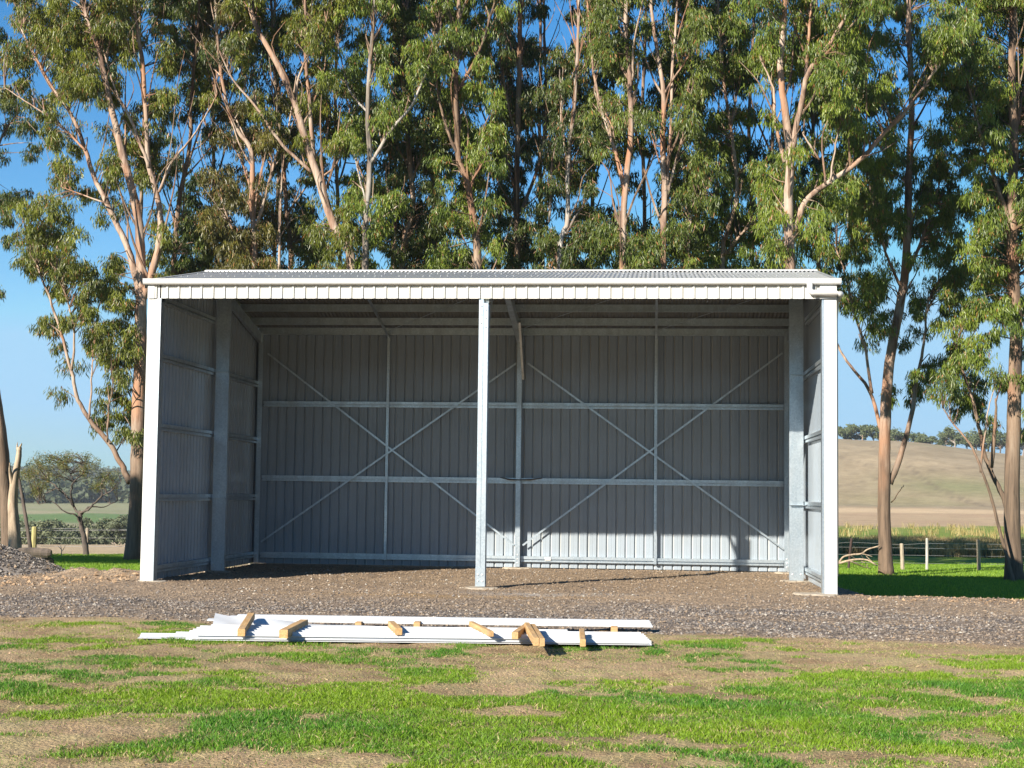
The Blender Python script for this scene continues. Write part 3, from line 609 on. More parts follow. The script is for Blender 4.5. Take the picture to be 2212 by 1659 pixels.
for px,lab in ((497,'small bearer block under the left end of the rear bundle'),(778,'small bearer block under the rear bundle, left of the short stubby offcut'),(904,'small bearer block under the rear bundle, right of the short stubby offcut'),(1327,'small bearer block under the right end of the rear bundle')):
    t=(px-447)/(1410-447); p=C2+(C1-C2)*t; z=float(hgt(p[0],p[1]))
    mb=MB(); mb.beam((0,-.12,0),(0,.17,0),.07,.075,ch=.004); o=mb.build('bearer_block',m_timber,label=lab,cat='timber block',group='bearer blocks under the rear bundle'); o.location=(p[0],p[1],z+.037); o.rotation_euler[2]=tb
# ------------------------------------------------------------------ TREES
def catmull(pts,k=5):
    pts=np.array(pts,float)
    if len(pts)<3: return np.array([pts[0]+(pts[-1]-pts[0])*t for t in np.linspace(0,1,k+1)])
    P_=np.vstack([2*pts[0]-pts[1],pts,2*pts[-1]-pts[-2]]); out=[]
    for i in range(1,len(P_)-2):
        for t in np.arange(k)/k:
            a,b,c,d=P_[i-1],P_[i],P_[i+1],P_[i+2]; out.append(.5*((2*b)+(c-a)*t+(2*a-5*b+4*c-d)*t*t+(3*b-a-3*c+d)*t**3))
    out.append(pts[-1]); return np.array(out)
TREES=[]
def tree(Y,limbs,label,bark=0,leaf='mid',base=True,group='tall gum trees in the row behind the shed',name='gum_tree',foliage=1.):
    """limbs: list of (points in photo px, r0 px, r1 px). First limb is the trunk and reaches the ground."""
    s=3325/(Y-CAM[1]); T=dict(Y=Y,limbs=[],label=label,bark=bark,leaf=leaf,group=group,name=name,clumps=[],fol=foliage)
    for li,(pts,r0,r1) in enumerate(limbs):
        r0*=.88; r1*=.88; dy=0 if li==0 else random.uniform(-1.,1.3); n=len(pts); Q=[]
        for i,(a,b) in enumerate(pts):
            yy=Y+dy*(i/max(1,n-1)); q=at(a,b,yy); Q.append(np.append(q,0))
        Q=np.array(Q)[:, :3]
        if li==0 and base:
            g=float(hgt(Q[0][0],Q[0][1]));
            if Q[0][2]>g+.3: Q=np.vstack([[Q[0][0]+random.uniform(-.15,.15)+(Q[0][0]-Q[1][0])*.6,Q[0][1],g-.15],Q]) 
            else: Q[0][2]=min(Q[0][2],g-.1)
        C_=catmull(Q,6); m=len(C_); rad=np.linspace(r0,r1,m)/s
        wob=np.cumsum(rng.normal(0,.010,(m,3)),0); wob-=wob[0]; C_=C_+wob*np.array([1,1,.2])*(.6 if li==0 else 1)
        T['limbs'].append((C_,rad,li))
    TREES.append(T); return T
# ---- front row
tree(13.8,[([(289,1207),(297,1040),(300,900),(303,760),(303,640),(303,560),(298,470),(270,350),(240,220),(215,100),(185,20),(165,-120)],20,3),
  ([(304,640),(280,540),(250,470),(210,395),(185,325),(155,250),(110,185),(75,130),(40,60)],9,2),
  ([(303,660),(327,595),(345,515),(340,435),(322,360),(320,250),(310,125),(300,25),(298,-120)],10,3),
  ([(322,362),(300,305),(280,250),(250,190),(225,120)],5,1.5),([(343,415),(370,355),(415,300),(447,245),(470,200)],4,1),
  ([(280,1042),(262,1010),(235,960),(192,905),(168,862),(155,800),(128,700),(98,620),(75,560)],8,2),([(185,325),(130,270),(65,225),(15,190)],3,1),([(235,440),(190,425),(135,405)],2.5,1),
  ([(192,905),(195,840),(198,790),(205,730)],3,1),([(232,955),(237,880),(248,820)],2.5,1),([(155,800),(160,720),(140,640),(120,590)],3.5,1)],
  'gum tree with three pale limbs fanning out, trunk touching the left wall of the shed',0,'olive')
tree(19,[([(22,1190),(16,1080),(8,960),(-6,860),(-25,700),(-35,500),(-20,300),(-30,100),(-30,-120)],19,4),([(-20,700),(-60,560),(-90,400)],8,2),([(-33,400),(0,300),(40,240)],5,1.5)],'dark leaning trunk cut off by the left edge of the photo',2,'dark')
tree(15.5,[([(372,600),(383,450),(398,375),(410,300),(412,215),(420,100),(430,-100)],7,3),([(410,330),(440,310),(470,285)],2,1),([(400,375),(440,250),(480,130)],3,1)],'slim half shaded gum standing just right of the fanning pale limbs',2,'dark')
tree(14.5,[([(551,588),(546,450),(545,330),(520,290),(500,250),(480,150),(470,30),(465,-100)],8,2.5),([(548,500),(570,440),(600,330),(620,280),(640,150)],5,1.5),([(546,430),(525,350),(500,300)],3,1),([(552,560),(510,510),(480,440),(470,380)],3,1),([(602,590),(605,500),(612,420),(620,330)],4,1.5)],'bushy gum with reddish twigs rising behind the roof, left of the leaning trunk',0,'russet')
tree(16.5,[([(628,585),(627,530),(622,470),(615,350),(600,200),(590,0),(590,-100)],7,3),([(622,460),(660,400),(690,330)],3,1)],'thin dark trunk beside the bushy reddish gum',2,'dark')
tree(13.2,[([(762,588),(722,490),(691,390),(661,300),(640,225),(602,140),(560,60),(540,0),(515,-120)],12,4),([(678,368),(670,250),(662,135),(660,20),(662,-110)],6,2.5),([(672,372),(602,300),(552,230),(500,170),(470,110)],4.5,1.5),
  ([(678,345),(705,295),(712,260)],3,1),([(640,225),(650,150),(700,60),(720,-40)],3.5,1),([(690,390),(730,350),(745,300),(760,220)],3,1)],'big gum whose trunk leans to the left from behind the roof',0,'olive')
tree(12.8,[([(788,588),(790,480),(800,350),(795,250),(800,125),(805,25),(810,-120)],9,3.5),([(795,497),(845,460),(876,430)],3,1),([(800,352),(850,275),(890,225),(930,135),(950,60)],5,1.5),([(797,245),(760,200),(740,130),(735,50)],3,1),([(792,440),(770,350),(760,270)],2.5,1)],'straight pale grey gum with a bare crooked side branch, right of the leaning trunk',1,'bright')
tree(15.5,[([(868,588),(890,460),(885,350),(876,225),(870,125),(880,0),(885,-110)],8,3.5),([(888,400),(920,320),(960,240)],3.5,1),([(852,585),(850,500),(835,420),(830,350)],4,1)],'half hidden gum with a warm lit trunk, third trunk left of the shed centre post',0,'dark')
tree(13.6,[([(1032,588),(1025,500),(1010,400),(990,335),(985,200),(990,50),(995,-120)],11,4),([(990,335),(960,260),(940,150),(950,30)],4,1.5),([(988,200),(1030,120),(1060,20),(1075,-60)],4,1.5),([(1012,410),(1045,340),(1060,260)],3,1)],'gum with a dense hanging crown right above the middle post of the shed',2,'bright')
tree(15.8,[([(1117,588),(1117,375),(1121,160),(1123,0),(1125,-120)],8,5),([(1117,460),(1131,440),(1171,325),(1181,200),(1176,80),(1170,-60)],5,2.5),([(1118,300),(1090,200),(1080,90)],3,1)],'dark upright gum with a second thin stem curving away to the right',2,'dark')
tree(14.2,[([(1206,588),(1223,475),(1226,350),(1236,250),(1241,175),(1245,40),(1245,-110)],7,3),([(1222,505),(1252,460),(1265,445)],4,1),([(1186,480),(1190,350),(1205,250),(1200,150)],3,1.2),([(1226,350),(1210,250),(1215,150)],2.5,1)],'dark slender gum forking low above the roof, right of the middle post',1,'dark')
tree(13.0,[([(1346,588),(1351,425),(1366,300),(1366,175),(1358,50),(1362,-120)],9,4.5),([(1348,410),(1321,300),(1296,225),(1276,115),(1268,0)],5.5,2),([(1350,400),(1337,350),(1325,320)],3.5,1.5),([(1366,175),(1372,80),(1395,-20)],3.5,1.5),([(1300,230),(1318,270),(1325,300)],2.5,1)],'gum with salmon coloured twin limbs forming a narrow fork above the roof',0,'mid')
tree(13.4,[([(1433,588),(1436,425),(1433,300),(1433,200),(1420,110),(1410,20),(1405,-110)],9,3),([(1440,430),(1447,300),(1456,125),(1466,0),(1475,-100)],5,2),([(1442,425),(1480,265),(1505,150)],3.5,1),([(1434,205),(1470,150),(1500,110)],3,1),([(1430,205),(1400,140),(1380,70)],3,1),([(1486,545),(1495,470),(1530,400)],3.5,1)],'tall gum with a bundle of salmon coloured stems, second of the salmon pair',0,'mid')
tree(14.8,[([(1560,588),(1570,510),(1590,420),(1580,300),(1560,180),(1550,60),(1545,-100)],6,2.5),([(1563,552),(1610,500),(1640,470)],4,1),([(1575,300),(1590,220),(1610,150)],2.5,1)],'low leafy gum with a thin pink branch rising to the right, above the right bay',0,'bright')
tree(11.0,[([(1706,590),(1703,450),(1708,350),(1701,250),(1688,150),(1696,50),(1700,-110)],14,5),([(1711,325),(1731,225),(1751,150),(1796,90),(1846,0),(1890,-100)],8,3),([(1741,170),(1751,75),(1756,0),(1760,-90)],4.5,2),([(1695,350),(1673,250),(1671,190),(1640,120)],5,1.5),
  ([(1709,520),(1731,460),(1751,425),(1806,385),(1866,340),(1906,295),(1956,240),(1993,190),(2030,140)],9,3),([(1783,398),(1778,300),(1800,235)],3,1),([(1793,392),(1812,300),(1830,260)],2.5,1),([(1770,345),(1740,300),(1730,285)],3,1),([(1866,340),(1910,325),(1950,300)],2,1)],
  'largest gum with thick pale limbs and one long bough sweeping out to the right',0,'bright')
tree(16.4,[([(1915,1232),(1910,1120),(1911,1000),(1914,900),(1922,800),(1938,700),(1955,600),(1961,450),(1966,350),(1970,200),(1965,50),(1965,-120)],16,5),([(1906,935),(1882,850),(1842,790),(1812,740),(1800,690)],5,1.5),([(1884,850),(1872,760),(1850,680),(1832,600),(1815,540)],4,1.5),
  ([(1922,1045),(1950,975),(1972,905),(1985,830),(2003,740),(2010,650)],8,2),([(1955,600),(2000,500),(2040,380)],5,1.5),([(1950,630),(1915,560),(1890,470),(1870,380)],4,1.2),([(1925,1085),(1945,1060),(1952,1048)],1.5,.6)],
  'gum with a pale forked trunk standing in the grass just right of the shed',0,'bright')
tree(14.6,[([(2192,1245),(2186,1100),(2190,900),(2196,700),(2187,500),(2190,300),(2185,150),(2190,-120)],20,7),([(2180,1110),(2160,1060),(2130,990),(2118,930),(2105,870),(2080,800),(2060,740)],7,2),([(2190,500),(2150,400),(2115,300),(2085,180)],6,2),([(2192,300),(2212,200),(2250,80)],5,2),([(2140,1010),(2150,920),(2150,860)],6,2)],
  'thick rough gum trunk at the right edge of the photo',2,'bright')
tree(14.0,[([(2178,1222),(2140,1080),(2118,1020),(2100,970),(2075,935),(2050,905),(2035,880)],4.5,1.2),([(2118,1020),(2128,960),(2135,900),(2150,840)],3,1)],'thin leaning sapling with bare pinkish stems at the foot of the right edge trunk',0,'mid',name='sapling',group='tall gum trees in the row behind the shed',foliage=.5)
# ---- back row
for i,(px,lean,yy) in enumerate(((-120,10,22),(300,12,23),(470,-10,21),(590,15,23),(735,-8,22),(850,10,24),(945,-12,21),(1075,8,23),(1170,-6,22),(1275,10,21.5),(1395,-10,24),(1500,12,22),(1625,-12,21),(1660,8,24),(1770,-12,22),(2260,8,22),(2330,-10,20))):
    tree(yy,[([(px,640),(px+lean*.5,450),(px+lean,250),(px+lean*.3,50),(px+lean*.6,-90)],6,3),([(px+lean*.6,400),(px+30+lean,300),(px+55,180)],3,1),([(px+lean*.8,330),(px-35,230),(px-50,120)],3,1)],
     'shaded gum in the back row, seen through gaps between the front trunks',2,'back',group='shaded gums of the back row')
# ---- one more off to the left whose shadow falls on the grass by the shed
GAPS=[(30,150,40,30,1),(40,300,60,45,1),(110,215,35,30,.7),(380,200,26,40,.9),(430,335,52,42,1.),(400,300,40,60,.9),(450,250,25,30,.8),(365,410,22,30,.8),(340,120,18,30,.7),(735,425,24,32,1),(745,470,18,20,.8),(985,405,18,26,1),(905,372,16,18,.8),(1150,395,20,40,1),(1160,270,16,70,1),(1165,150,22,50,.9),
 (1085,130,15,40,.5),(1390,100,16,45,1),(1388,215,20,45,1),(1390,330,16,60,1),(1400,440,14,40,.8),(1555,220,38,38,1),(1590,270,34,26,.9),(1545,110,24,30,.7),(1270,90,14,26,.5),(1650,505,20,22,.9),(1765,275,26,26,.9),(1800,310,22,26,.7),(1525,425,20,20,.8),(1620,30,34,26,.7),(1645,250,18,30,.7),
 (2150,60,24,44,.9),(2065,235,16,16,.9),(2165,130,14,22,.8),(2200,570,14,20,.7),(2050,560,16,22,.6),(560,255,16,16,.6),(620,330,12,16,.5),(205,250,16,40,.6),(170,360,14,30,.5),(870,560,12,12,.5),(1285,420,14,30,.5),(1480,460,12,20,.5),(930,560,14,14,.4),
 (1720,560,14,16,.4),(1930,110,16,18,.3),(520,480,16,20,.4),(500,360,14,24,.5),(640,20,10,20,.4),(745,240,14,20,.4),(840,400,14,22,.5),(290,190,14,40,.5)]
LOW=[(190,700,70,45),(215,790,65,65),(235,880,50,60),(140,640,75,60),(60,470,75,65),(130,560,80,60),(30,400,70,50),(230,600,70,60),(10,230,45,35),(-10,620,30,40),(285,720,30,70),(285,900,25,45),(255,940,25,20),(110,590,60,30),
     (1850,640,40,50),(1830,560,40,60),(1830,690,22,25),(1860,760,28,22),(1890,600,50,60),(1975,830,38,50),(1985,760,50,50),(2010,700,70,60),(2100,760,80,60),(2080,850,70,45),(2160,830,70,60),(2190,930,30,30),(2140,900,45,25),(2200,700,60,80),(1900,700,30,40),(2010,880,40,24),(2000,600,90,80),(2120,620,90,80),(2190,1000,15,15),(1935,820,18,50)]
segs=[]   # flattened limb points for nearest search
def dens(X,Y,back):
    g=np.ones_like(X)
    for cx,cy,rx,ry,a in GAPS: g*=1-a*np.exp(-(((X-cx)/rx)**2+((Y-cy)/ry)**2)**1.4)
    low=np.zeros_like(X)
    for cx,cy,rx,ry in LOW: low=np.maximum(low,np.exp(-(((X-cx)/rx)**2+((Y-cy)/ry)**2)**1.5))
    up=1-ss(585,640,Y); up=np.where((X<330),1-ss(330,480,Y+.35*X*0),up); up=np.where(X<100,up*.55,up)
    up=np.where(X>1800,1-ss(620,700,Y),up)
    if back: up=np.where((X<330),1-ss(120,260,Y),up); low=low*.0
    fill=np.zeros_like(X)
    for cx,cy,rx,ry in ((1890,420,120,130),(2080,340,120,150),(2110,520,110,80),(1560,490,110,60),(720,190,60,60),(980,70,120,60),(440,120,80,90),(60,480,60,70),(1850,180,90,80),(2010,120,60,90),(1620,420,60,60),(850,480,50,50),(1070,470,50,60),(700,60,60,50)): fill=np.maximum(fill,.65*np.exp(-(((X-cx)/rx)**2+((Y-cy)/ry)**2)**1.5))
    cl=fbm(X/75,Y/60,120 if back else 121,3); return g*np.maximum(up,low)*np.maximum(fill,.12+.88*ss(.40,.52,cl))
def scatter(trees,count,back,xr=(-260,2480),yr=(-300,1010)):
    pts=[];own=[];dep=[];ok=[]
    for ti,T in enumerate(trees):
        for C_,rad,li in T['limbs']:
            X,Y,_=toD(C_); m=len(C_); pts.append(np.stack([X,Y],-1)); own+= [(ti,C_[j],j/(m-1),li) for j in range(m)]
    pts=np.concatenate(pts); fol=np.array([trees[o[0]]['fol'] for o in own]); alongs=np.array([o[2] for o in own])
    big=np.array([(X_,Y_,C_[j][1]) for T in trees for C_,rad,li in T['limbs'] for X_,Y_,j in zip(*toD(C_)[:2],range(len(C_))) if rad[j]*3325/(C_[j][1]+24.6)>2.6])
    X=rng.uniform(*xr,count); Y=rng.uniform(*yr,count); a=dens(X,Y,back); k=rng.random(count)<a; X,Y=X[k],Y[k]
    for x,y in zip(X,Y):
        dd=np.hypot(pts[:,0]-x,(pts[:,1]-y-22)*.8)+rng.random(len(pts))*26
        dd=dd+np.where(pts[:,1]<y-30,60,0)
        j=int(np.argmin(dd))
        if dd[j]>150: continue
        ti,q,al,li=own[j]
        if random.random()>fol[j]: continue
        near=math.hypot(pts[j,0]-x,pts[j,1]-y)
        oy=random.uniform(-1.4,2.2) if near>24 else random.uniform(.5,2.6)
        if back: oy=random.uniform(-1.5,1.5)
        if not back:
            dm=np.hypot(big[:,0]-x,big[:,1]-y); jj=int(np.argmin(dm))
            if dm[jj]<24 and q[1]+oy<big[jj,2]+.3 and random.random()<.8: continue
        trees[ti]['clumps'].append((at(x,y,q[1]+oy),q))
front=[t for t in TREES if t['leaf']!='back']; backr=[t for t in TREES if t['leaf']=='back']
scatter(front,11500,False); scatter(backr,2900,True,yr=(-280,600))
# extra crown volume above the frame is thinner on purpose; the off-frame tree
off=tree(-.6,[([(0,0),(0,1)],10,5)],'gum standing outside the left edge whose crown shades the grass',2,'dark',base=False)
g=float(hgt(-15,-.6)); off['limbs']=[(catmull([(-15,-.6,g-.1),(-15.2,-.5,2.5),(-14.8,-.7,5),(-15.1,-.6,7.5),(-15,-.6,9.5)],6),np.linspace(.25,.07,25),0),(catmull([(-14.9,-.7,4.5),(-16.5,-.4,6.5),(-19,-.3,8)],5),np.linspace(.12,.03,11),1),(catmull([(-14.9,-.7,5),(-13.8,-.9,6.6),(-12.9,-.7,8)],5),np.linspace(.12,.03,11),1)]
for i in range(420):
    c=np.array([random.uniform(-21.5,-12.6),random.uniform(-1.5,.5),random.uniform(6.9,9.6)]); off['clumps'].append((c,np.array([-15+.4*(c[0]+15),-.6,c[2]-1.2])))
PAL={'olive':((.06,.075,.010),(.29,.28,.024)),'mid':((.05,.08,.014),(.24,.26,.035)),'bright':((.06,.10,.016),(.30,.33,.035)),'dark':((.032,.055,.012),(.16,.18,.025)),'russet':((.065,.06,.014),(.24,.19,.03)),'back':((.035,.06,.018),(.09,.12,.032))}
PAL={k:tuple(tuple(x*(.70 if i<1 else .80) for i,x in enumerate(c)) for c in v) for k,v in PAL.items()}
def leaves(cent,rad,nl,pal,size=(.13,.028),hang=.26,flat=.8):
    n=len(cent); c=np.repeat(cent,nl,0); r=np.repeat(rad,nl); N_=len(c)
    u=rng.normal(0,1,(N_,3)); u/=np.linalg.norm(u,axis=1)[:,None]; u*=(rng.random(N_)**.45)[:,None]
    # sub-sprays: pull leaves to a few hanging sprays of the clump
    ns=9; sp=rng.normal(0,1,(n,ns,3)); sp/=np.linalg.norm(sp,axis=2)[...,None]; sp*=(.35+.65*rng.random((n,ns,1))); pick=rng.integers(0,ns,N_); s_=sp[np.repeat(np.arange(n),nl),pick]
    p=c+(s_*.75+u*.38*np.array([1,1,1.25]))*r[:,None]*np.array([1,1,flat])
    d=rng.normal(0,hang,(N_,3)); d[:,2]=-1+.35*rng.random(N_); d+=s_*.25; d/=np.linalg.norm(d,axis=1)[:,None]
    w=rng.normal(0,1,(N_,3)); w-= (w*d).sum(1)[:,None]*d; w/=np.linalg.norm(w,axis=1)[:,None]
    L=size[0]*(.6+.7*rng.random(N_)); Wd=size[1]*(.7+.6*rng.random(N_)); nrm=np.cross(d,w)
    a=p; b=p+d*(L*.45)[:,None]+w*(Wd/2)[:,None]+nrm*(L*.05)[:,None]; t=p+d*L[:,None]; e=p+d*(L*.45)[:,None]-w*(Wd/2)[:,None]+nrm*(L*.05)[:,None]
    V=np.stack([a,b,t,e],1).reshape(-1,3); F=np.arange(N_*4).reshape(-1,4)
    ct=rng.random(n); tt=np.clip(np.repeat(ct,nl)*.5+rng.random(N_)**1.4*.6,0,1)[:,None]; col=np.array(pal[0])*(1-tt)+np.array(pal[1])*tt
    rd=rng.random(N_)<(.045 if size[0]<.25 else 0); col=np.where(rd[:,None],np.array([.28,.13,.045]),col)
    return V,F,np.repeat(col,4,0)
total=0
for T in TREES:
    base=T['limbs'][0][0][0].copy(); base[2]=float(hgt(base[0],base[1]))
    E_=empty(T['name'],tuple(base),label=T['label'],cat='tree',group=T['group'])
    back=T['leaf']=='back'
    mb=MB()
    C_,rad,_=T['limbs'][0]; rad=rad.copy(); zrel=np.clip((C_[:,2]-base[2]),0,None); rad*=1+.3*np.exp(-zrel/.3)
    mb.tube(C_-base,rad,14 if not back else 8,jit=.07,flute=.05); mb.build('trunk',m_bark[T['bark']],E_,True)
    for C_,rad,_ in T['limbs'][1:]:
        mb=MB(); mb.tube(C_-base,rad,9 if not back else 6,jit=.08,flute=.03); mb.build('limb',m_bark[T['bark']],E_,True)
    if not T['clumps']: continue
    mb=MB(); cents=[];rads=[]
    if T is not off:
        for C_,rad,li in T['limbs']:
            Ln=np.linalg.norm(np.diff(C_,axis=0),axis=1).sum()
            for _ in range(int(Ln*(.75 if not back else .4))):
                j=random.randint(2,len(C_)-2); p0=C_[j]
                if p0[2]<(4.5 if p0[0]>0 and p0[0]<11 else 6.): continue
                d=C_[j+1]-C_[j]; d/=np.linalg.norm(d); d=d*.9+np.array([random.uniform(-.8,.8),random.uniform(-.8,.8),.35]); d/=np.linalg.norm(d); Lb=random.uniform(.8,2.6)
                r0=min(rad[j]*.45,.012+.012*Lb); q=[p0,p0+d*Lb*.4+np.array([0,0,.05]),p0+d*Lb*.8+np.array([random.uniform(-.2,.2),random.uniform(-.2,.2),.3*Lb*.5]),p0+d*Lb+np.array([random.uniform(-.3,.3),0,.3*Lb])]
                mb.tube(catmull(q,3)-base,np.linspace(r0,.006,10),5,cap=False)
    for c,q in T['clumps']:
        v=c-q; L=np.linalg.norm(v)
        if L>.25:
            mid=q+v*.5+np.array([random.uniform(-.08,.08)*L,random.uniform(-.08,.08)*L,random.uniform(.0,.16)*L])
            pts=catmull([q,mid,c+np.array([0,0,.12])],3); mb.tube(pts-base,np.linspace(min(.022,.008+.009*L),.004,len(pts)),4,cap=False)
        cents.append(c-base); rads.append(random.uniform(.26,.52)*(1.15 if back else 1))
    if mb.n: mb.build('twigs',m_bark[0 if T['leaf'] in('russet',) else 2],E_)
    nl=250 if not back else 150; sz=(.155,.026) if not back else (.20,.045)
    if T is off: nl=160; sz=(.2,.05)
    V,F,Cc=leaves(np.array(cents),np.array(rads),nl,PAL[T['leaf']],sz); total+=len(F)
    npmesh('crown',V,F,m_leaf,E_,col=Cc)
print('LEAVES',total)
# ---- small wattle tree on the left
def limbtree(name,Y,limbs,bark,label,cat,blobs,nl,pal,size,group=None,hang=.9,crown='crown'):
    s=3325/(Y-CAM[1]); b=at(*limbs[0][0][0],Y); b[2]=float(hgt(b[0],b[1])); E_=empty(name,tuple(b),label=label,cat=cat,group=group); tips=[]
    for li,(pts,r0,r1) in enumerate(limbs):
        dy=0 if li==0 else random.uniform(-.7,.7); Q=np.array([at(a,c,Y+dy*i/max(1,len(pts)-1)) for i,(a,c) in enumerate(pts)])
        if li==0: Q[0][2]=b[2]-.1
        C_=catmull(Q,4)-b; C_=C_+rng.normal(0,.012,C_.shape); mb=MB(); mb.tube(C_,np.linspace(r0,r1,len(C_))/s,8,jit=.15); mb.build('trunk' if li==0 else 'limb',bark,E_,True); tips.append(C_)
    if blobs:
        allp=np.concatenate(tips); cs=[];mb=MB()
        for cx,cy,rx,ry,k in blobs:
            for _ in range(k):
                t=random.random()*6.283; r=math.sqrt(random.random()); c=at(cx+rx*r*math.cos(t),cy+ry*r*math.sin(t),Y+random.uniform(-1.,1.))-b; cs.append(c)
                j=int(np.argmin(np.linalg.norm(allp-c,axis=1))); q=allp[j]; m_=(q+c)/2+np.array([random.uniform(-.1,.1),0,random.uniform(-.05,.12)]); mb.tube(catmull([q,m_,c],3),np.linspace(.012,.004,7),4,cap=False)
        mb.build('twigs',bark,E_); V,F,Cc=leaves(np.array(cs),np.full(len(cs),.22),nl,pal,size,hang=hang); npmesh(crown,V,F,m_leaf,E_,col=Cc)
    return E_
limbtree('wattle_tree',17.5,[([(187,1205),(183,1170),(176,1142),(173,1116),(170,1103)],7,4),([(172,1112),(160,1094),(141,1071),(122,1052),(108,1040)],3,1),([(160,1094),(154,1068),(160,1042),(179,1020),(184,1000)],2.5,1),([(173,1108),(190,1100),(205,1085),(221,1071),(218,1049),(237,1020)],3,1),([(176,1142),(168,1118),(158,1110),(140,1105),(115,1085),(85,1088)],2.5,.8),([(178,1110),(195,1094),(225,1095),(255,1080)],2,.8),([(186,1182),(193,1170),(197,1165)],1.5,.7),([(221,1071),(240,1060),(262,1040)],1.5,.6),([(141,1071),(130,1055),(100,1065),(88,1082)],1.5,.6),([(160,1042),(150,1020),(140,1000)],1.5,.6)],
  m_darkw,'small crooked wattle tree with a black trunk and sparse feathery crown, left of the shed','tree',[(95,1010,45,28,42),(165,998,32,22,26),(205,1015,30,22,16),(240,1035,26,26,10),(75,1040,25,30,22),(205,1045,18,12,7),(120,990,30,12,14)],75,((.07,.085,.02),(.20,.19,.05)),(.05,.016))
# broken stump and burnt stem
s=3325/(18.0-CAM[1])
def simple(name,Y,limbs,m,label,cat,n=10,group=None,jit=.12,flute=.08):
    b=at(*limbs[0][0][0],Y); b[2]=float(hgt(b[0],b[1])); s=3325/(Y-CAM[1]); mb=MB()
    for li,(pts,r0,r1) in enumerate(limbs):
        Q=np.array([at(a,c,Y+(0 if li==0 else .15*i*(-1)**li)) for i,(a,c) in enumerate(pts)]); C_=catmull(Q,5)
        if li==0 and name!='fallen_branch': C_[0][2]=min(C_[0][2],b[2]-.1)
        mb.tube(C_-b,np.linspace(r0,r1,len(C_))/s,n,jit=jit,flute=flute)
    o=mb.build(name,m,smooth=True,label=label,cat=cat,group=group); o.location=tuple(b); return o
simple('broken_stump',16.5,[([(32,1192),(30,1140),(27,1090),(30,1045),(38,1000),(42,966)],15,5),([(42,968),(46,961),(47,957)],3,.5),([(38,972),(37,963),(38,955)],3,.4),([(28,1050),(22,1020),(21,1000)],6,1)],m_dead,'tall snapped tree stump with a splintered pale top, at the left edge','tree stump')
simple('dead_stem',17.2,[([(67,1186),(60,1145),(52,1095),(45,1055),(38,1020)],4.5,3)],m_darkw,'thin blackened leaning stem between the snapped stump and the fence post','dead tree')
simple('small_dead_plant',16.0,[([(133,1206),(133,1190),(131,1178)],1.4,.6),([(133,1192),(139,1183),(141,1178)],.8,.4),([(132,1186),(126,1180),(122,1177)],.8,.4)],m_dead,'tiny bare dead seedling in the grass left of the wattle tree','plant',n=5)
# slabs behind the heap
for i,(px,py,L,h,w,rz,lab) in enumerate(((74,1200,.75,.2,.5,.1,'flat weathered log resting on top behind the gravel heap'),(92,1213,.5,.26,.5,-.35,'rounded dark log end lying lowest beside the gravel heap'),(68,1213,.9,.24,.6,.05,'long dark log at the bottom of the pile behind the heap'))):
    p=at(px,py,8.5+i*.25); g=float(hgt(p[0],p[1])); mb=MB(); mb.tube([(-L/2,0,0),(-L/2+.05,0,0),(-L*.1,.03,.01),(L/2-.06,0,0),(L/2,0,0)],[h*.38,h*.5,h*.55,h*.5,h*.36],10,jit=.18,flute=.05)
    o=mb.build('log',m_darkw,smooth=False,label=lab,cat='log',group='logs behind the gravel heap'); o.location=(p[0],p[1],g+(.34 if i==0 else .12)); o.rotation_euler[2]=rz
# ---- fences
def wiremat(nt,b,o): b.inputs['Base Color'].default_value=(.5,.5,.5,1); b.inputs['Metallic'].default_value=.7; b.inputs['Roughness'].default_value=.5
m_wire=mat('fence_wire',wiremat)
def postmat(c):
    def f(nt,b,o):
        n=noise(nt,coords(nt,(1,1,.3)),20,4); nt.links.new(ramp(nt,n,[(.3,tuple(x*.55 for x in c)),(.7,c)]),b.inputs['Base Color']); b.inputs['Roughness'].default_value=.85
    return f
mp={'grey':mat('grey_fence_timber',postmat((.38,.32,.24))),'white':mat('white_fence_post',postmat((.5,.48,.43))),'black':mat('rusty_steel_post',postmat((.06,.035,.03))),'yellow':mat('lichen_fence_timber',postmat((.38,.34,.14)))}
def fence(posts,wires,label,r,Y0):
    b=at(posts[0][0],posts[0][1],Y0); b[2]=float(hgt(b[0],b[1])); E_=empty('wire_fence',tuple(b),label=label,cat='fence'); tops=[]
    for px,py,hpx,lean,m,rr,Y in posts:
        q=at(px,py,Y); g=float(hgt(q[0],q[1])); hh=hpx/3325*(Y-CAM[1]); mb=MB(); base=np.array([q[0],q[1],g])-b
        mb.tube([base-[0,0,.1],base+np.array([lean*.5,0,hh*.5]),base+np.array([lean*.97,0,hh*.97]),base+np.array([lean,0,hh])],[rr,rr*.97,rr*.95,rr*.7],8,jit=.12)
        mb.build('fence_post',mp[m],E_); tops.append((base,lean,hh))
    mb=MB()
    for f in wires:
        mb.tube([t[0]+np.array([t[1]*f*.8/t[2],0,min(f,t[2]*.95)]) for t in tops],.0045,4)
    mb.build('wire',m_wire,E_)
fence([(1780,1226,55,0,'grey',.05,19.3),(1832,1228,66,.1,'black',.035,19.4),(1950,1230,56,-.03,'grey',.055,19.6),(2002,1230,68,.01,'white',.04,19.7),(2115,1233,66,-.02,'grey',.055,19.9),(2250,1236,66,0,'grey',.05,20.1)],(.2,.42,.62,.76),'low wire fence with odd timber and steel posts running through the grass on the right',.05,19.3)
fence([(-90,1188,56,0,'grey',.06,20.5),(73,1188,62,0,'yellow',.085,20.2),(187,1190,60,0,'grey',.05,20.0),(330,1192,58,0,'grey',.05,20)],(.25,.5,.72,.95),'wire fence with a lichen topped timber post on the left, behind the wattle tree',.05,20.5)
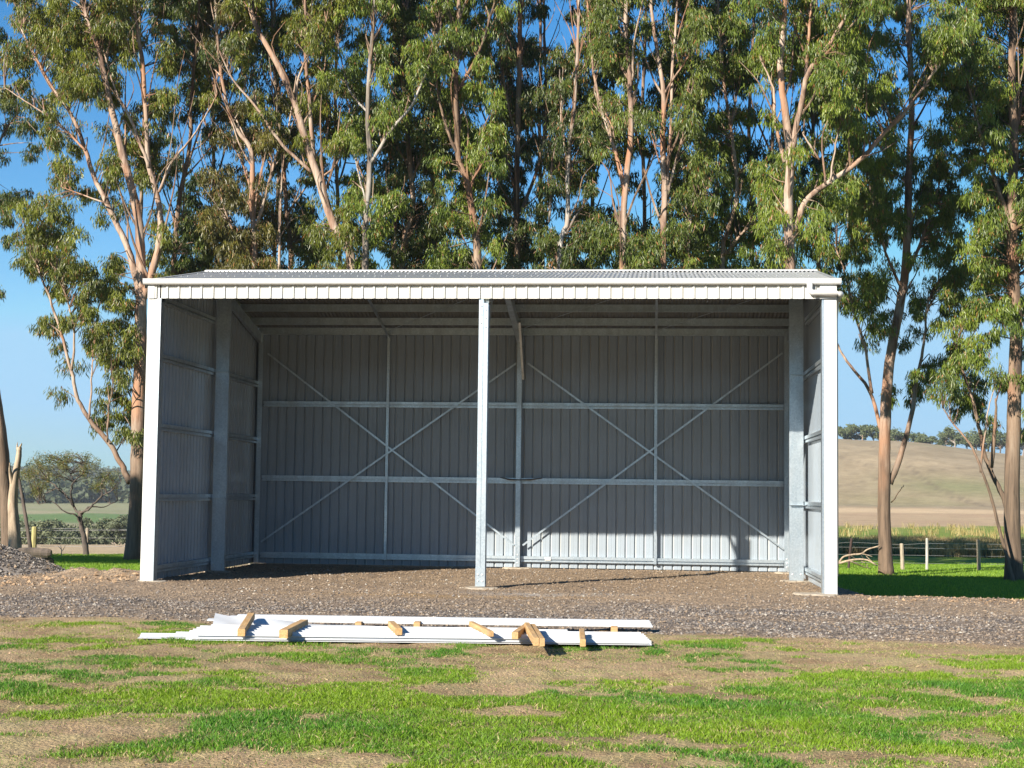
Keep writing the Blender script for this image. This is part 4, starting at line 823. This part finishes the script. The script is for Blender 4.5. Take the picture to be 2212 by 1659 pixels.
simple('fallen_branch',16.2,[([(1812,1216),(1822,1203),(1842,1198),(1861,1196),(1874,1187),(1901,1179)],2.4,1.6),([(1812,1217),(1833,1211),(1855,1208),(1874,1210),(1884,1215),(1895,1222)],2.4,1.4),([(1837,1212),(1855,1220),(1867,1225),(1881,1228)],1.7,.9),([(1861,1196),(1870,1198),(1884,1202)],.9,.5),([(1858,1197),(1868,1209),(1874,1214)],.7,.4),([(1866,1196),(1876,1206),(1884,1213)],.7,.4),([(1838,1200),(1850,1208),(1858,1210)],.9,.4),([(1860,1212),(1871,1218),(1874,1226)],.8,.4)],m_dead,'bleached fallen branch lying in the grass between the shed and the pale forked gum','branch',n=7)
# ---- far shrubs and trees
def farplant(name,c,rx,h,label,cat,group,pal,n=900,sz=.5,trunk=True,lobes=9):
    E_=empty(name,tuple(c),label=label,cat=cat,group=group); cs=[];rs=[]
    for i in range(lobes):
        a=random.random()*6.283; r=random.random()**.6; z=h*(.35+.5*random.random()); f=math.sqrt(max(.1,1-((z/h-.45)/.6)**2)); cs.append((rx*r*f*math.cos(a),rx*r*f*.6*math.sin(a),z)); rs.append(rx*random.uniform(.26,.42))
    if trunk:
        mb=MB(); mb.tube([(0,0,-.3),(rx*.05,0,h*.25),(rx*.02,0,h*.55)],[h*.035,h*.028,h*.015],7,jit=.1); mb.build('trunk',m_bark[1],E_)
        mb=MB()
        for c_ in cs[:5]: mb.tube([(rx*.03,0,h*.28),(c_[0]*.5,c_[1]*.5,h*.45),c_],[h*.018,h*.012,h*.006],5)
        mb.build('limbs',m_bark[1],E_)
    cs=np.array(cs); 
    if not trunk: cs[:,2]*=.8
    V,F,Cc=leaves(cs,np.array(rs),n//lobes,pal,(sz,sz*.5),hang=1.2,flat=.75); npmesh('crown' if trunk else 'foliage',V,F,m_farleaf,E_,col=Cc)
def onray(px,d,dz=0):
    dd=ray(px,1064); dd=dd/np.hypot(dd[0],dd[1]); p=CAM+dd*d; p[2]=float(hgt(p[0],p[1]))+dz; return p
FT=((.045,.065,.025),(.12,.145,.06))
k=0
spots=[(1795,485,8,9.5),(1822,488,7,8.5),(1846,492,6,8),(1862,486,7.5,9.5),(1886,490,8,9),(1936,488,8,8.5),(1962,490,7,7.5),(1985,486,6,6),(2010,480,5,5),(2042,485,7,8.5),(2062,478,8,11),(2088,484,7,9),(2108,470,9,12),(2134,476,9,12),(2160,470,8,11),(2185,466,9,13),(2210,468,9,13),(2240,470,9,12),(2275,470,9,12)]
ordn=['leftmost']+[w_ for w_ in 'second third fourth fifth sixth seventh eighth ninth tenth eleventh twelfth thirteenth fourteenth fifteenth sixteenth seventeenth eighteenth nineteenth'.split()]
words=['tall','round','squat','broad','small','wide','spreading','rounded','tiny','clumped','ragged','leafy','dense','big','bushy','deep green','shadowy','heavy','far']
for i,(px,d,rx,h) in enumerate(spots):
    where='near the shed' if px<1900 else ('mid crest' if px<2050 else 'right end')
    farplant('paddock_tree',onray(px,d,-.6),rx*.72,h*.66,f'{ordn[i]} grey green tree from the left along the far hill crest, {where}','tree','trees along the hill crest',FT,1300,.8)
sh=[(20,205,7,7.6),(62,200,6,7),(98,196,6,6.4),(112,190,6.5,7.4),(134,196,6,7),(158,185,4.5,4.6),(176,192,6,6),(205,200,6,6.5),(228,188,6,8.5),(250,190,6.5,9.2),(272,192,6.5,9),(295,190,6,8.6),(318,195,6,8.5),(340,200,6,8)]
ord_=['leftmost','second','third','fourth','fifth','sixth','seventh','eighth','ninth','tenth','eleventh','twelfth','thirteenth','fourteenth']
for i,(px,d,rx,h) in enumerate(sh):
    farplant('shrub',onray(px,d,-.4),rx*.62,h*.6,f'{ord_[i]} grey green shrub from the left beyond the straw field','shrub','shrubs beyond the straw field',((.055,.07,.035),(.15,.165,.085)),2600,.42,trunk=False,lobes=14)
# distant woods on the left hills
n=340; cs=[];rs=[]
for i in range(n):
    band=random.random()
    px=random.uniform(-120,420); d=random.uniform(610,800) if band<.5 else random.uniform(1250,1500); p=onray(px,d); cs.append(p+np.array([0,0,4.])); rs.append(random.uniform(5,9))
V,F,Cc=leaves(np.array(cs),np.array(rs),90,((.035,.05,.025),(.09,.11,.05)),(3.2,2.0),hang=1.2); npmesh('distant_woods',V,F,m_farleaf,col=Cc,kind='stuff',label='dark woodland covering the far blue hills on the left')
for i in range(15):  # unseen tree row, added to cut low sky light reaching the shed interior
    px_=-62+i*10+random.uniform(-2,2); py_=-82+random.uniform(-4,4)+.3*abs(i-7); g=float(hgt(px_,py_))
    farplant('sky_blocker_tree',(px_,py_,g),7.5,random.uniform(11,13.5),f'unseen tree added behind the camera to block low sky light, {ordn[i]} of its row','tree','added sky blockers behind the camera',FT,2600,.9,lobes=16)
# ------------------------------------------------------------------ haze
mb=MB(); mb.box((-1500,-160,-30),(1500,1900,60)); 
def haze(nt,b,o):
    nt.nodes.remove(b); v=N(nt,'VolumePrincipled'); v.inputs['Color'].default_value=(.90,.96,1,1); v.inputs['Density'].default_value=.00021; v.inputs['Anisotropy'].default_value=.2
    nt.links.new(v.outputs[0],o.inputs['Volume'])
mh=mat('air',haze); hz=mb.build('haze',mh,kind='stuff',label='thin blue air haze over the valley and hills')
# ------------------------------------------------------------------ light
sd=np.array([-.685,-1.,.583]); sd/=np.linalg.norm(sd)
el=math.asin(sd[2]); rot=math.atan2(sd[0],sd[1])
w=bpy.data.worlds.new('World'); sc.world=w; w.use_nodes=True; nt=w.node_tree; bg=nt.nodes['Background']; sk=nt.nodes.new('ShaderNodeTexSky'); sk.sky_type='NISHITA'; sk.sun_disc=False; sk.sun_elevation=el; sk.sun_rotation=rot; sk.air_density=1; sk.dust_density=0; sk.ozone_density=4
hs=nt.nodes.new('ShaderNodeHueSaturation'); hs.inputs['Saturation'].default_value=1.3; nt.links.new(sk.outputs[0],hs.inputs['Color']); mn=nt.nodes.new('ShaderNodeMix'); mn.data_type='RGBA'; mn.blend_type='DARKEN'; mn.inputs[0].default_value=1; nt.links.new(hs.outputs[0],mn.inputs[6]); mn.inputs[7].default_value=(2.55,4.55,6.4,1); nt.links.new(mn.outputs[2],bg.inputs[0]); bg.inputs[1].default_value=.066
sl=bpy.data.lights.new('sun','SUN'); sl.energy=5.0; sl.angle=math.radians(.5); sl.color=(1,.915,.785); so=bpy.data.objects.new('sun',sl); COL.objects.link(so); so.rotation_euler=Vector(tuple(sd)).to_track_quat('Z','Y').to_euler()
sc.view_settings.view_transform='Standard'; sc.view_settings.look='None'; sc.view_settings.gamma=1; sc.view_settings.exposure=1.22
sc.render.engine='CYCLES'
